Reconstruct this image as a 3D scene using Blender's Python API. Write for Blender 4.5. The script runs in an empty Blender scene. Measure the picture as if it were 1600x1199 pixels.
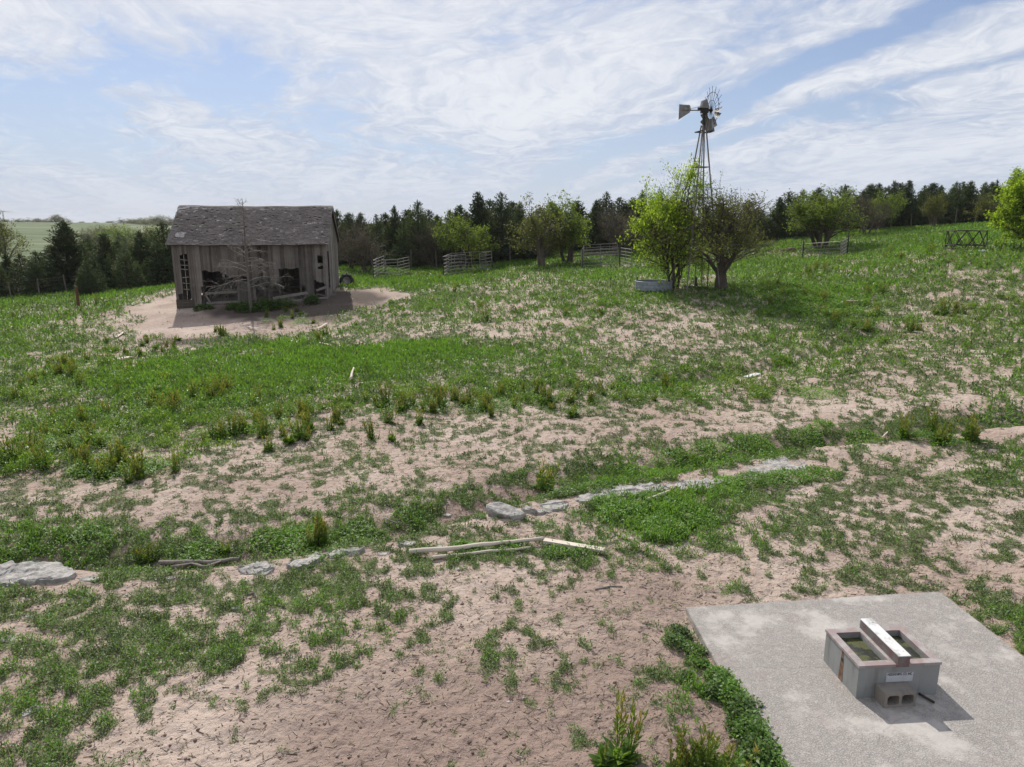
import bpy, math, random
import numpy as np
from mathutils import Vector, Matrix

random.seed(7)
RNG = np.random.default_rng(11)
R = math.radians
scene = bpy.context.scene
col = scene.collection

# ------------------------------------------------------------------ camera
F, PITCH, H = 1112.0, 12.7, 5.8
cam = bpy.data.cameras.new('camera')
cam.sensor_width = 36.0
cam.lens = 36.0 * F / 1600.0
cam.clip_start = 0.1
cam.clip_end = 9000
cam_o = bpy.data.objects.new('camera', cam)
col.objects.link(cam_o)
cam_o.location = (0, 0, H)
cam_o.rotation_euler = (R(90 - PITCH), 0, 0)
scene.camera = cam_o

# ------------------------------------------------------------------ sun, sky, exposure
SUN_EL = 43.0
SUN_AZ = -21.0                      # towards -x, +y : behind the barn, left of the camera axis
SUN_DIR = Vector((math.sin(R(SUN_AZ)) * math.cos(R(SUN_EL)), math.cos(R(SUN_AZ)) * math.cos(R(SUN_EL)), math.sin(R(SUN_EL))))
sun = bpy.data.lights.new('sun', 'SUN')
sun.energy = 4.8
sun.angle = R(0.6)
sun.color = (1.0, 0.95, 0.88)
sun_o = bpy.data.objects.new('sun', sun)
col.objects.link(sun_o)
sun_o.location = (-20, 40, 60)
sun_o.rotation_euler = (-SUN_DIR).to_track_quat('-Z', 'Y').to_euler()

scene.view_settings.view_transform = 'Standard'
scene.view_settings.look = 'None'
scene.view_settings.exposure = 0.0
scene.view_settings.gamma = 1.0
try:
    scene.view_settings.use_curve_mapping = False
except Exception:
    pass
scene.cycles.max_bounces = 5
scene.cycles.transparent_max_bounces = 4
scene.cycles.use_denoising = True
scene.cycles.denoiser = 'OPENIMAGEDENOISE'
scene.cycles.denoising_prefilter = 'ACCURATE'


class NT:
    """tiny node-tree helper"""
    def __init__(self, tree):
        self.t = tree
        self.n = tree.nodes
        self.l = tree.links

    def new(self, typ, **kw):
        nd = self.n.new(typ)
        for k, v in kw.items():
            setattr(nd, k, v)
        return nd

    def _set(self, sock, v):
        if isinstance(v, bpy.types.NodeSocket):
            self.l.new(v, sock)
        elif isinstance(v, (tuple, list)):
            v = tuple(v)
            if len(v) == 3 and sock.type == 'RGBA':
                v = v + (1.0,)
            sock.default_value = v
        else:
            sock.default_value = v

    def math(self, op, a, b=0.0, c=0.0, clamp=False):
        nd = self.new('ShaderNodeMath', operation=op, use_clamp=clamp)
        for s, v in zip(nd.inputs, (a, b, c)):
            self._set(s, v)
        return nd.outputs[0]

    def vmath(self, op, a, b=(0, 0, 0)):
        nd = self.new('ShaderNodeVectorMath', operation=op)
        self._set(nd.inputs[0], a)
        self._set(nd.inputs[1], b)
        return nd.outputs[0]

    def mix(self, f, a, b, blend='MIX'):
        nd = self.new('ShaderNodeMix', data_type='RGBA', blend_type=blend)
        self._set(nd.inputs[0], f)
        self._set(nd.inputs[6], a)
        self._set(nd.inputs[7], b)
        return nd.outputs[2]

    def noise(self, vec, scale, detail=4, rough=0.55, dist=0.0, dim='3D'):
        nd = self.new('ShaderNodeTexNoise', noise_dimensions=dim)
        if vec is not None:
            self._set(nd.inputs['Vector'], vec)
        nd.inputs['Scale'].default_value = scale
        nd.inputs['Detail'].default_value = detail
        nd.inputs['Roughness'].default_value = rough
        nd.inputs['Distortion'].default_value = dist
        return nd.outputs[0]

    def ramp(self, f, stops, interp='LINEAR'):
        nd = self.new('ShaderNodeValToRGB')
        nd.color_ramp.interpolation = interp
        els = nd.color_ramp.elements
        while len(els) < len(stops):
            els.new(0.5)
        for e, (p, c) in zip(els, stops):
            e.position = p
            e.color = tuple(c) + (1.0,) if len(c) == 3 else tuple(c)
        self._set(nd.inputs[0], f)
        return nd.outputs[0]

    def step(self, v, lo, hi, a=0.0, b=1.0):
        nd = self.new('ShaderNodeMapRange', interpolation_type='SMOOTHSTEP')
        self._set(nd.inputs[0], v)
        self._set(nd.inputs[1], lo)
        self._set(nd.inputs[2], hi)
        self._set(nd.inputs[3], a)
        self._set(nd.inputs[4], b)
        return nd.outputs[0]

    def attr(self, name):
        nd = self.new('ShaderNodeAttribute', attribute_name=name)
        return nd.outputs['Fac']

    def bump(self, height, strength=0.5, dist=0.02, normal=None):
        nd = self.new('ShaderNodeBump')
        nd.inputs['Strength'].default_value = strength
        nd.inputs['Distance'].default_value = dist
        self._set(nd.inputs['Height'], height)
        if normal is not None:
            self._set(nd.inputs['Normal'], normal)
        return nd.outputs[0]


world = bpy.data.worlds.new('World')
scene.world = world
world.use_nodes = True
wt = NT(world.node_tree)
wt.n.clear()
sky = wt.new('ShaderNodeTexSky', sky_type='NISHITA')
sky.sun_disc = False
sky.sun_elevation = R(SUN_EL)
sky.sun_rotation = R(SUN_AZ)
sky.altitude = 500
sky.air_density = 1.0
sky.dust_density = 0.5
sky.ozone_density = 1.6
SKY_STRENGTH = 0.10
tc = wt.new('ShaderNodeTexCoord')
sep = wt.new('ShaderNodeSeparateXYZ')
wt.l.new(tc.outputs['Generated'], sep.inputs[0])
zc = wt.math('MAXIMUM', sep.outputs[2], 0.0)
den = wt.math('ADD', zc, 0.16)                     # a curved cloud layer: its far part never quite reaches the horizon
px = wt.math('DIVIDE', sep.outputs[0], den)
py = wt.math('DIVIDE', sep.outputs[1], den)
comb = wt.new('ShaderNodeCombineXYZ')
wt.l.new(px, comb.inputs[0])
wt.l.new(py, comb.inputs[1])
P0 = comb.outputs[0]
warp = wt.new('ShaderNodeTexNoise')
warp.inputs['Scale'].default_value = 1.1
warp.inputs['Detail'].default_value = 3
wt.l.new(P0, warp.inputs['Vector'])
wv = wt.vmath('SUBTRACT', warp.outputs['Color'], (0.5, 0.5, 0.5))
wv = wt.vmath('MULTIPLY', wv, (0.5, 0.9, 0))
P1 = wt.vmath('ADD', P0, wv)
sp1 = wt.new('ShaderNodeSeparateXYZ')
wt.l.new(P1, sp1.inputs[0])
across = wt.math('ADD', sp1.outputs[0], wt.math('MULTIPLY', sp1.outputs[1], 0.45))
along = wt.math('SUBTRACT', sp1.outputs[1], wt.math('MULTIPLY', sp1.outputs[0], 0.45))
cb2 = wt.new('ShaderNodeCombineXYZ')
wt.l.new(wt.math('MULTIPLY', across, 1.45), cb2.inputs[0])
wt.l.new(wt.math('MULTIPLY', along, 0.75), cb2.inputs[1])
cb2.inputs[2].default_value = 4.3
cb3 = wt.new('ShaderNodeCombineXYZ')
wt.l.new(across, cb3.inputs[0])
wt.l.new(along, cb3.inputs[1])
big = wt.noise(cb2.outputs[0], 1.0, 7, 0.56, 0.2)
fine = wt.noise(wt.vmath('MULTIPLY', cb3.outputs[0], (5.0, 4.4, 1)), 1.0, 6, 0.62, 0.5)
rip = wt.noise(wt.vmath('MULTIPLY', cb3.outputs[0], (17, 12, 1)), 1.0, 3, 0.6, 0.3)
dens = wt.math('ADD', big, wt.math('MULTIPLY', wt.math('SUBTRACT', fine, 0.5), 0.34))
dens = wt.math('ADD', dens, wt.math('MULTIPLY', wt.math('SUBTRACT', rip, 0.5), 0.12))
# two long clear lanes in the cloud sheet, running away from the viewer
def lane(dens, slope, c0, w, amount):
    q = wt.math('SUBTRACT', wt.math('SUBTRACT', sp1.outputs[0], wt.math('MULTIPLY', sp1.outputs[1], slope)), c0)
    g = wt.math('DIVIDE', q, w)
    g = wt.math('MULTIPLY', wt.math('MULTIPLY', g, g), -1.0)
    g = wt.math('EXPONENT', g)
    return wt.math('SUBTRACT', dens, wt.math('MULTIPLY', g, amount))
dens = wt.math('ADD', dens, 0.14)
dens = lane(dens, -0.45, 2.30, 0.15, 0.36)
dens = lane(dens, -0.45, 2.74, 0.10, 0.20)
def hole(dens, x, y, wx, wy, amount):
    gx_ = wt.math('DIVIDE', wt.math('SUBTRACT', sp1.outputs[0], x), wx)
    gy_ = wt.math('DIVIDE', wt.math('SUBTRACT', sp1.outputs[1], y), wy)
    g = wt.math('ADD', wt.math('MULTIPLY', gx_, gx_), wt.math('MULTIPLY', gy_, gy_))
    g = wt.math('EXPONENT', wt.math('MULTIPLY', g, -1.0))
    return wt.math('SUBTRACT', dens, wt.math('MULTIPLY', g, amount))
dens = hole(dens, -0.9, 3.4, 0.30, 0.75, 0.20)
dens = hole(dens, -2.1, 3.6, 0.6, 1.0, 0.05)
cov = wt.step(dens, 0.33, 0.64)
mott = wt.noise(wt.vmath('MULTIPLY', cb3.outputs[0], (9, 6.5, 1)), 1.0, 5, 0.66, 0.8)
thick = wt.step(wt.math('ADD', dens, wt.math('MULTIPLY', wt.math('SUBTRACT', mott, 0.5), 0.8)), 0.42, 0.88)
veil = wt.step(zc, 0.0, 0.22, 0.88, 0.30)           # thin milky veil towards the horizon
cov = wt.math('MAXIMUM', cov, veil)
# side towards the sun is the bright one
dotn = wt.new('ShaderNodeVectorMath', operation='DOT_PRODUCT')
wt.l.new(tc.outputs['Generated'], dotn.inputs[0])
dotn.inputs[1].default_value = SUN_DIR
glow = wt.math('MULTIPLY', wt.step(dotn.outputs['Value'], 0.45, 1.0, 0.0, 1.0), wt.step(zc, 0.03, 0.22))
cl = wt.mix(thick, (4.9, 5.6, 7.1), (8.6, 8.8, 9.2))
cl = wt.mix(wt.step(zc, 0.0, 0.16, 0.65, 0.0), cl, (5.9, 6.5, 7.9))
cl = wt.mix(wt.math('MULTIPLY', glow, 0.55), cl, (8.8, 8.9, 9.3))
skyc = wt.mix(1.0, sky.outputs[0], (0.80, 0.84, 0.97), 'MULTIPLY')
final = wt.mix(wt.math('MULTIPLY', cov, 0.93), skyc, cl)
bg = wt.new('ShaderNodeBackground')
bg.inputs['Strength'].default_value = SKY_STRENGTH
wt.l.new(final, bg.inputs[0])
wo = wt.new('ShaderNodeOutputWorld')
wt.l.new(bg.outputs[0], wo.inputs[0])

# ------------------------------------------------------------------ helpers
def tag(o, label=None, cat=None, group=None, kind=None):
    if label: o['label'] = label
    if cat: o['category'] = cat
    if group: o['group'] = group
    if kind: o['kind'] = kind
    return o


def empty(name, loc, rz=0.0):
    o = bpy.data.objects.new(name, None)
    o.empty_display_size = 0.3
    o.location = loc
    o.rotation_euler = (0, 0, rz)
    col.objects.link(o)
    return o


class MB:
    """collects shapes, links them as ONE mesh object"""
    def __init__(self):
        self.v, self.f, self.t, self.m = [], [], [], []

    def add(self, verts, faces, tint=0.5, mat=0):
        b = len(self.v)
        self.v += [tuple(p) for p in verts]
        self.f += [tuple(i + b for i in f) for f in faces]
        self.t += [tint] * len(verts)
        self.m += [mat] * len(faces)

    def box(self, c, s, tint=0.5, rot=None, mat=0):
        cx, cy, cz = c
        hx, hy, hz = s[0] / 2, s[1] / 2, s[2] / 2
        pts = [Vector((x * hx, y * hy, z * hz)) for x in (-1, 1) for y in (-1, 1) for z in (-1, 1)]
        if rot is not None:
            pts = [rot @ p for p in pts]
        pts = [(p[0] + cx, p[1] + cy, p[2] + cz) for p in pts]
        self.add(pts, [(0, 1, 3, 2), (4, 6, 7, 5), (0, 4, 5, 1), (2, 3, 7, 6), (0, 2, 6, 4), (1, 5, 7, 3)], tint, mat)

    def bar(self, a, b, w, h=None, tint=0.5, mat=0, up=(0, 0, 1)):
        """rectangular bar from a to b"""
        a, b = Vector(a), Vector(b)
        h = h or w
        d = (b - a).normalized()
        u = Vector(up)
        if abs(d.dot(u)) > 0.95:
            u = Vector((1, 0, 0))
        s = d.cross(u).normalized() * (w / 2)
        u2 = s.cross(d).normalized() * (h / 2)
        pts = [a + s + u2, a - s + u2, a - s - u2, a + s - u2, b + s + u2, b - s + u2, b - s - u2, b + s - u2]
        self.add(pts, [(0, 1, 2, 3), (7, 6, 5, 4), (0, 4, 5, 1), (1, 5, 6, 2), (2, 6, 7, 3), (3, 7, 4, 0)], tint, mat)

    def tube(self, pts, rads, n=6, tint=0.5, cap=True, mat=0):
        pts = [Vector(p) for p in pts]
        if not hasattr(rads, '__len__'):
            rads = [rads] * len(pts)
        b = len(self.v)
        prev = None
        for i, p in enumerate(pts):
            d = (pts[min(i + 1, len(pts) - 1)] - pts[max(i - 1, 0)])
            if d.length < 1e-9:
                d = Vector((0, 0, 1))
            d.normalize()
            if prev is None:
                ref = Vector((0, 0, 1)) if abs(d.z) < 0.9 else Vector((1, 0, 0))
                s = d.cross(ref).normalized()
            else:
                s = (prev - d * prev.dot(d))
                s = s.normalized() if s.length > 1e-6 else d.orthogonal().normalized()
            prev = s
            u = d.cross(s)
            for k in range(n):
                a = 2 * math.pi * k / n
                q = p + (s * math.cos(a) + u * math.sin(a)) * rads[i]
                self.v.append((q.x, q.y, q.z))
                self.t.append(tint)
        for i in range(len(pts) - 1):
            for k in range(n):
                k2 = (k + 1) % n
                self.f.append((b + i * n + k, b + i * n + k2, b + (i + 1) * n + k2, b + (i + 1) * n + k))
                self.m.append(mat)
        if cap:
            self.f.append(tuple(b + k for k in reversed(range(n))))
            self.f.append(tuple(b + (len(pts) - 1) * n + k for k in range(n)))
            self.m += [mat, mat]

    def lathe(self, prof, n=32, tint=0.5, mat=0, closed=False):
        b = len(self.v)
        for r, z in prof:
            for k in range(n):
                a = 2 * math.pi * k / n
                self.v.append((r * math.cos(a), r * math.sin(a), z))
                self.t.append(tint)
        m = len(prof)
        for i in range(m if closed else m - 1):
            j = (i + 1) % m
            for k in range(n):
                k2 = (k + 1) % n
                self.f.append((b + i * n + k, b + i * n + k2, b + j * n + k2, b + j * n + k))
                self.m.append(mat)

    def leaf(self, p, d, n, ln, w, tint=0.5, mat=0):
        """folded kite leaf from p along d with normal n"""
        p, d = Vector(p), Vector(d)
        s = d.cross(Vector(n))
        if s.length < 1e-6:
            s = d.orthogonal()
        s.normalize()
        nn = s.cross(d).normalized()
        m = p + d * (ln * 0.45) + nn * (w * 0.18)
        self.add([p, m + s * (w / 2), p + d * ln, m - s * (w / 2)], [(0, 1, 2), (0, 2, 3)], tint, mat)

    def mesh(self, name, mats, smooth=False):
        me = bpy.data.meshes.new(name)
        me.from_pydata(self.v, [], self.f)
        for mt in (mats if isinstance(mats, (list, tuple)) else [mats]):
            me.materials.append(mt)
        a = me.attributes.new('tint', 'FLOAT', 'POINT')
        a.data.foreach_set('value', np.array(self.t, dtype=np.float32))
        me.polygons.foreach_set('material_index', np.array(self.m, dtype=np.int32))
        if smooth:
            me.polygons.foreach_set('use_smooth', np.ones(len(me.polygons), dtype=bool))
        me.update()
        return me

    def build(self, name, mats, parent=None, smooth=False, loc=None):
        o = bpy.data.objects.new(name, self.mesh(name, mats, smooth))
        col.objects.link(o)
        if parent is not None:
            o.parent = parent
        if loc is not None:
            o.location = loc
        return o


def np_mesh(name, V, faces4, tint, mat, smooth=False, tri=False):
    """big mesh from numpy arrays"""
    me = bpy.data.meshes.new(name)
    nv, nf = len(V), len(faces4)
    k = faces4.shape[1]
    me.vertices.add(nv)
    me.vertices.foreach_set('co', V.astype(np.float32).ravel())
    me.loops.add(nf * k)
    me.loops.foreach_set('vertex_index', faces4.astype(np.int32).ravel())
    me.polygons.add(nf)
    me.polygons.foreach_set('loop_start', np.arange(0, nf * k, k, dtype=np.int32))
    if smooth:
        me.polygons.foreach_set('use_smooth', np.ones(nf, dtype=bool))
    for key, arr in tint.items():
        a = me.attributes.new(key, 'FLOAT', 'POINT')
        a.data.foreach_set('value', arr.astype(np.float32))
    me.materials.append(mat)
    me.update(calc_edges=True)
    return me


def instance(me, name, loc, rz=0.0, s=1.0, parent=None):
    o = bpy.data.objects.new(name, me)
    o.location = loc
    o.rotation_euler = (0, 0, rz)
    o.scale = (s, s, s) if not hasattr(s, '__len__') else s
    col.objects.link(o)
    if parent is not None:
        o.parent = parent
    return o


def copy_tree(o, parent=None):
    c = o.copy()
    col.objects.link(c)
    if parent is not None:
        c.parent = parent
    for ch in list(o.children):
        copy_tree(ch, c)
    return c

# ------------------------------------------------------------------ numpy noise
def vnoise(x, y, seed=0):
    ix, iy = np.floor(x).astype(np.int64), np.floor(y).astype(np.int64)
    fx, fy = x - ix, y - iy
    fx = fx * fx * fx * (fx * (fx * 6 - 15) + 10)
    fy = fy * fy * fy * (fy * (fy * 6 - 15) + 10)
    def hsh(a, b):
        h = (a * 374761393 + b * 668265263 + seed * 974711 + 12345) & 0xffffffff
        h = ((h ^ (h >> 13)) * 1274126177) & 0xffffffff
        h = ((h ^ (h >> 16)) * 2246822519) & 0xffffffff
        return ((h ^ (h >> 15)) & 0xffffff) / float(0xffffff)
    a, b, c, d = hsh(ix, iy), hsh(ix + 1, iy), hsh(ix, iy + 1), hsh(ix + 1, iy + 1)
    return (a + (b - a) * fx) * (1 - fy) + (c + (d - c) * fx) * fy


def fbm(x, y, lam, octs=3, gain=0.5, seed=0):
    s, amp, tot = 0.0, 1.0, 0.0
    ca, sa = math.cos(0.6), math.sin(0.6)
    x, y = x / lam, y / lam
    for k in range(octs):
        s = s + amp * vnoise(x, y, seed + 17 * k)
        tot += amp
        amp *= gain
        x, y = (x * ca - y * sa) * 2.03, (x * sa + y * ca) * 2.03
    return s / tot


def sstep(x, a, b):
    t = np.clip((x - a) / (b - a), 0, 1)
    return t * t * (3 - 2 * t)

# ------------------------------------------------------------------ terrain
cp, sp = math.cos(R(PITCH)), math.sin(R(PITCH))

def ray(u, v):
    a, b = (u - 800) / F, -(v - 599.5) / F
    return np.array([a, cp + b * sp, -sp + b * cp])

def at(u, v, Y):
    """point seen at pixel (u, v) of the survey photo, Y metres ahead of the camera"""
    r = ray(u, v)
    return np.array([0, 0, H]) + r * (Y / r[1])

def pix(x, y, z):
    dz = z - H
    w = y * cp - dz * sp
    w = np.where(w < 0.5, 0.5, w)
    b = (y * sp + dz * cp) / w
    return 800 + F * x / w, 599.5 - F * b

CTRL_PX = [(251, 517, 42), (280, 482, 47), (400, 472, 47.6), (515, 461, 49), (123, 480, 50), (0, 470, 58), (62, 463, 60), (270, 450, 62),
           (560, 420, 72), (640, 436, 62), (735, 428, 66), (945, 420, 62), (1050, 457, 44), (1125, 456, 44), (1290, 404, 66), (1285, 381, 72),
           (1000, 389, 82), (1508, 379, 48), (1440, 353, 85), (1560, 346, 85), (700, 413, 78), (1330, 505, 36), (1600, 480, 34), (1595, 400, 46),
           (800, 500, 38.5), (650, 505, 40), (400, 540, 37), (0, 560, 32.5), (150, 600, 27), (830, 430, 60), (1180, 415, 58), (1400, 420, 48),
           (380, 425, 64), (1240, 385, 76), (180, 447, 66), (560, 470, 48)]
CTRL = [(-6, 5, 0), (0, 5, 0), (6, 5, 0), (-9, 11, 0), (0, 11, 0), (8, 11, 0.05), (-12, 18, -0.15), (0, 18, 0), (8, 17, 0.05), (15, 18, 0.45), (0, 26, 0), (11, 26, 0.3),
        (21, 26, 1.1), (0, -3, 0), (-8, -3, 0), (8, -3, 0), (-20, 5, -0.3), (20, 5, 0.5), (-60, 110, -3.0), (-20, 115, 1.0), (20, 115, 4.0), (60, 115, 7.5), (75, 60, 8.0),
        (-75, 60, -3.0), (45, 25, 3.0), (-45, 25, -1.2), (-52, 84, -2.2)]
pts = [at(*c) for c in CTRL_PX] + [np.array(c, float) for c in CTRL]
CP = np.array(pts)
def _phi(d2):
    return 0.5 * d2 * np.log(d2 + 1e-9)
_n = len(CP)
_A = np.zeros((_n + 3, _n + 3))
_d2 = ((CP[:, None, :2] - CP[None, :, :2]) ** 2).sum(-1)
_A[:_n, :_n] = _phi(_d2) + np.eye(_n) * 30.0
_A[:_n, _n:] = np.c_[np.ones(_n), CP[:, :2]]
_A[_n:, :_n] = _A[:_n, _n:].T
_w = np.linalg.solve(_A, np.r_[CP[:, 2], 0, 0, 0])
GX0, GY0, GS = -130.0, -30.0, 0.75
gx = np.arange(GX0, 130.01, GS)
gy = np.arange(GY0, 170.01, GS)
_XX, _YY = np.meshgrid(gx, gy)
GZ = _w[_n] + _w[_n + 1] * _XX + _w[_n + 2] * _YY
for k in range(_n):
    GZ += _w[k] * _phi((_XX - CP[k, 0]) ** 2 + (_YY - CP[k, 1]) ** 2)

def base_h(x, y):
    fx = np.clip((x - GX0) / GS, 0, len(gx) - 1.001)
    fy = np.clip((y - GY0) / GS, 0, len(gy) - 1.001)
    ix, iy = fx.astype(int), fy.astype(int)
    tx, ty = fx - ix, fy - iy
    z = (GZ[iy, ix] * (1 - tx) + GZ[iy, ix + 1] * tx) * (1 - ty) + (GZ[iy + 1, ix] * (1 - tx) + GZ[iy + 1, ix + 1] * tx) * ty
    r = np.hypot(x, y)
    az = np.arctan2(x, y)
    left = sstep(-az, 0.22, 0.44) * (np.abs(az) < 2.5)
    zl = -6.0 + 12.6 * sstep(r, 280, 900) + 1.6 * (vnoise(x / 160.0, y / 160.0, 5) - 0.5)
    zr = 4.5 + 0 * r
    zf = zl * left + zr * (1 - left)
    k = sstep(r, 92, 170)
    return z * (1 - k) + zf * k

def g0(u, v):
    r = ray(u, v)
    return np.array([0, 0, H]) + r * (-H / r[2])

def poly_dist(x, y, P):
    best = np.full(np.shape(x), 1e9)
    side = np.zeros(np.shape(x))
    for (a, b) in zip(P[:-1], P[1:]):
        dx, dy = b[0] - a[0], b[1] - a[1]
        L2 = dx * dx + dy * dy
        t = np.clip(((x - a[0]) * dx + (y - a[1]) * dy) / L2, 0, 1)
        ex, ey = x - (a[0] + t * dx), y - (a[1] + t * dy)
        d = np.hypot(ex, ey)
        s = np.sign(dx * ey - dy * ex)
        m = d < best
        best = np.where(m, d, best)
        side = np.where(m, s, side)
    return best, side            # side > 0 : left of the run of the line (far side for lines drawn left to right)

GULLY = [g0(u, v)[:2] for u, v in [(-300, 905), (0, 872), (120, 872), (320, 868), (500, 850), (620, 828), (760, 788), (900, 752), (1060, 728), (1250, 698), (1400, 688), (1600, 678), (1900, 660)]]
SWALE = [g0(u, v)[:2] for u, v in [(960, 602), (1080, 597), (1200, 584), (1290, 566), (1360, 545)]]
TRACK = [g0(u, v)[:2] for u, v in [(1380, 712), (1440, 706), (1520, 698), (1700, 690)]]
SLAB = [(2.69, 9.97), (6.89, 10.46), (7.35, 3.2), (3.05, 3.0)]

def in_slab(x, y, grow=0.0):
    m = np.ones(np.shape(x), bool)
    n = len(SLAB)
    for i in range(n):
        a, b = SLAB[i], SLAB[(i + 1) % n]
        dx, dy = b[0] - a[0], b[1] - a[1]
        L = math.hypot(dx, dy)
        m &= ((dx * (y - a[1]) - dy * (x - a[0])) / L) < grow
    return m

def height(x, y, micro=True):
    x, y = np.asarray(x, float), np.asarray(y, float)
    z = base_h(x, y)
    d, s = poly_dist(x, y, GULLY)
    sd = d * s
    near = (np.hypot(x, y) < 60)
    wob = (fbm(x, y, 1.7, 2, seed=3) - 0.5)
    prof = np.where(sd > 0, np.exp(-(sd / 1.0) ** 2), np.exp(-(sd / 0.28) ** 2))
    z = z - near * prof * (0.30 + 0.5 * wob) + near * 0.03 * np.exp(-((sd + 0.75) / 0.5) ** 2)
    d2, s2 = poly_dist(x, y, SWALE)
    sd2 = d2 * s2
    z = z - np.where(sd2 > 0, np.exp(-(sd2 / 0.5) ** 2), np.exp(-(sd2 / 1.3) ** 2)) * 0.22
    if micro:
        r = np.hypot(x, y)
        k = np.exp(-(r / 70.0) ** 2)
        z = z + k * (0.16 * (fbm(x, y, 2.6, 3, seed=21) - 0.5) + 0.075 * (fbm(x, y, 0.45, 3, 0.55, seed=22) - 0.5))
        z = z + (r < 26) * 0.036 * (fbm(x, y, 0.13, 2, seed=23) - 0.5)
        z = np.where(in_slab(x, y, 0.25), np.minimum(z, 0.0), z)
        z = z - 0.13 * np.exp(-(((x - 2.62) / 0.35) ** 2 + ((y - 9.4) / 0.9) ** 2))
        z = np.where(in_slab(x, y, -0.05), -0.12, z)
    return z

def hz(x, y):
    return float(height(np.array([x]), np.array([y]))[0])

def gp(u, v):
    """ground point seen at pixel (u, v)"""
    r = ray(u, v)
    t = np.linspace(5, 140, 1400)
    P = np.array([0, 0, H])[:, None] + r[:, None] * t
    below = P[2] < height(P[0], P[1], False)
    if not below.any():
        i = 1399
    else:
        i = int(np.argmax(below))
    lo, hi = t[max(i - 1, 0)], t[i]
    for _ in range(12):
        m = (lo + hi) / 2
        q = np.array([0, 0, H]) + r * m
        if q[2] < height(q[0:1], q[1:2], False)[0]:
            hi = m
        else:
            lo = m
    q = np.array([0, 0, H]) + r * hi
    return Vector((q[0], q[1], hz(q[0], q[1])))

# ------------------------------------------------------------------ vegetation cover of the pasture (survey grid: cover and lushness, 0-9)
VROWS = [340, 400, 440, 480, 520, 560, 600, 640, 680, 720, 760, 800, 840, 880, 920, 960, 1000, 1050, 1100, 1150, 1200]
COVER = """
99999999999999899
88888888888776676
88865587566588856
87600066566777766
76310465355577667
77578999876677567
78899777777754567
67886545444433556
46654434444334655
67543444455565578
54433434555577666
65445544647855444
77766755656545444
88776545542213333
87786652221123347
76777753111100048
77877532332200026
78777421212200005
56532111111200003
53210000111200001
32100000122220000"""
LUSH = """
77777777777777777
66666666666555566
66644476455566545
55422244455456534
55322343344445334
55678999864455345
56787766666533345
56764444443334434
45542222222233444
44322222335676555
22222223467764455
33333334458854333
66555644447644333
66554434443333333
44443333333333346
43444443333330048
44444433333500026
44444333333600005
44433333333700003
43333333333700001
33333333335470000"""
def _grid(s):
    return np.array([[int(c) for c in ln] for ln in s.strip().splitlines()], float) / 9.0
CG, LG = _grid(COVER), _grid(LUSH)

def _sample(G, u, v):
    fu = np.clip(u / 100.0, 0, 15.999)
    fv = np.clip(np.interp(v, VROWS, np.arange(len(VROWS))), 0, len(VROWS) - 1.001)
    iu, iv = fu.astype(int), fv.astype(int)
    tu, tv = fu - iu, fv - iv
    return (G[iv, iu] * (1 - tu) + G[iv, iu + 1] * tu) * (1 - tv) + (G[iv + 1, iu] * (1 - tu) + G[iv + 1, iu + 1] * tu) * tv

_sx, _sy = RNG.uniform(0, 300, 20000), RNG.uniform(0, 300, 20000)
def _cn(x, y):
    wx = (fbm(x, y, 0.5, 2, seed=45) - 0.5) * 0.30
    wy = (fbm(x, y, 0.5, 2, seed=46) - 0.5) * 0.30
    return 0.22 * fbm(x, y, 2.4, 2, seed=41) + 0.30 * fbm(x, y, 0.9, 2, seed=42) + 0.66 * vnoise((x + wx) / 0.25, (y + wy) / 0.25, 43) + 0.52 * vnoise(x / 0.12, y / 0.12, 44)
_s = _cn(_sx, _sy)
CN_M, CN_S = _s.mean(), _s.std()

ROCKLINES = [([(815, 800), (850, 794), (890, 790)], 0.18), ([(900, 786), (960, 770), (1010, 764), (1080, 760), (1145, 754)], 0.26), ([(1150, 748), (1190, 736), (1225, 730), (1262, 727)], 0.42),
             ([(-60, 900), (-10, 898), (50, 896), (110, 903)], 0.42), ([(38, 880), (70, 876), (95, 880)], 0.15), ([(372, 889), (400, 885), (428, 888)], 0.17), ([(447, 886), (478, 878), (500, 866)], 0.17), ([(505, 866), (530, 862), (570, 857)], 0.13)]
_rl = [([gp(u, v)[:2] for u, v in q], w) for q, w in ROCKLINES]
def rock_mask(x, y):
    m = np.zeros(np.shape(x), bool)
    k = (np.hypot(x, y) < 22) & (y > 9)
    for P_, w in _rl:
        d = np.full(np.shape(x), 9.0)
        if np.ndim(x) and k.any():
            d[k] = poly_dist(x[k], y[k], P_)[0]
        m |= d < w
    return m
YARD = [gp(u, v)[:2] for u, v in [(195, 484), (268, 464), (300, 452), (400, 452), (530, 452), (590, 452), (650, 464), (560, 482), (520, 492), (420, 510), (330, 518), (270, 526), (215, 526), (222, 500)]]
def in_poly(x, y, P):
    c = np.zeros(np.shape(x), bool)
    n = len(P)
    for i in range(n):
        (x1, y1), (x2, y2) = P[i], P[(i + 1) % n]
        cond = ((y1 > y) != (y2 > y)) & (x < (x2 - x1) * (y - y1) / (y2 - y1 + 1e-12) + x1)
        c ^= cond
    return c

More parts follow.
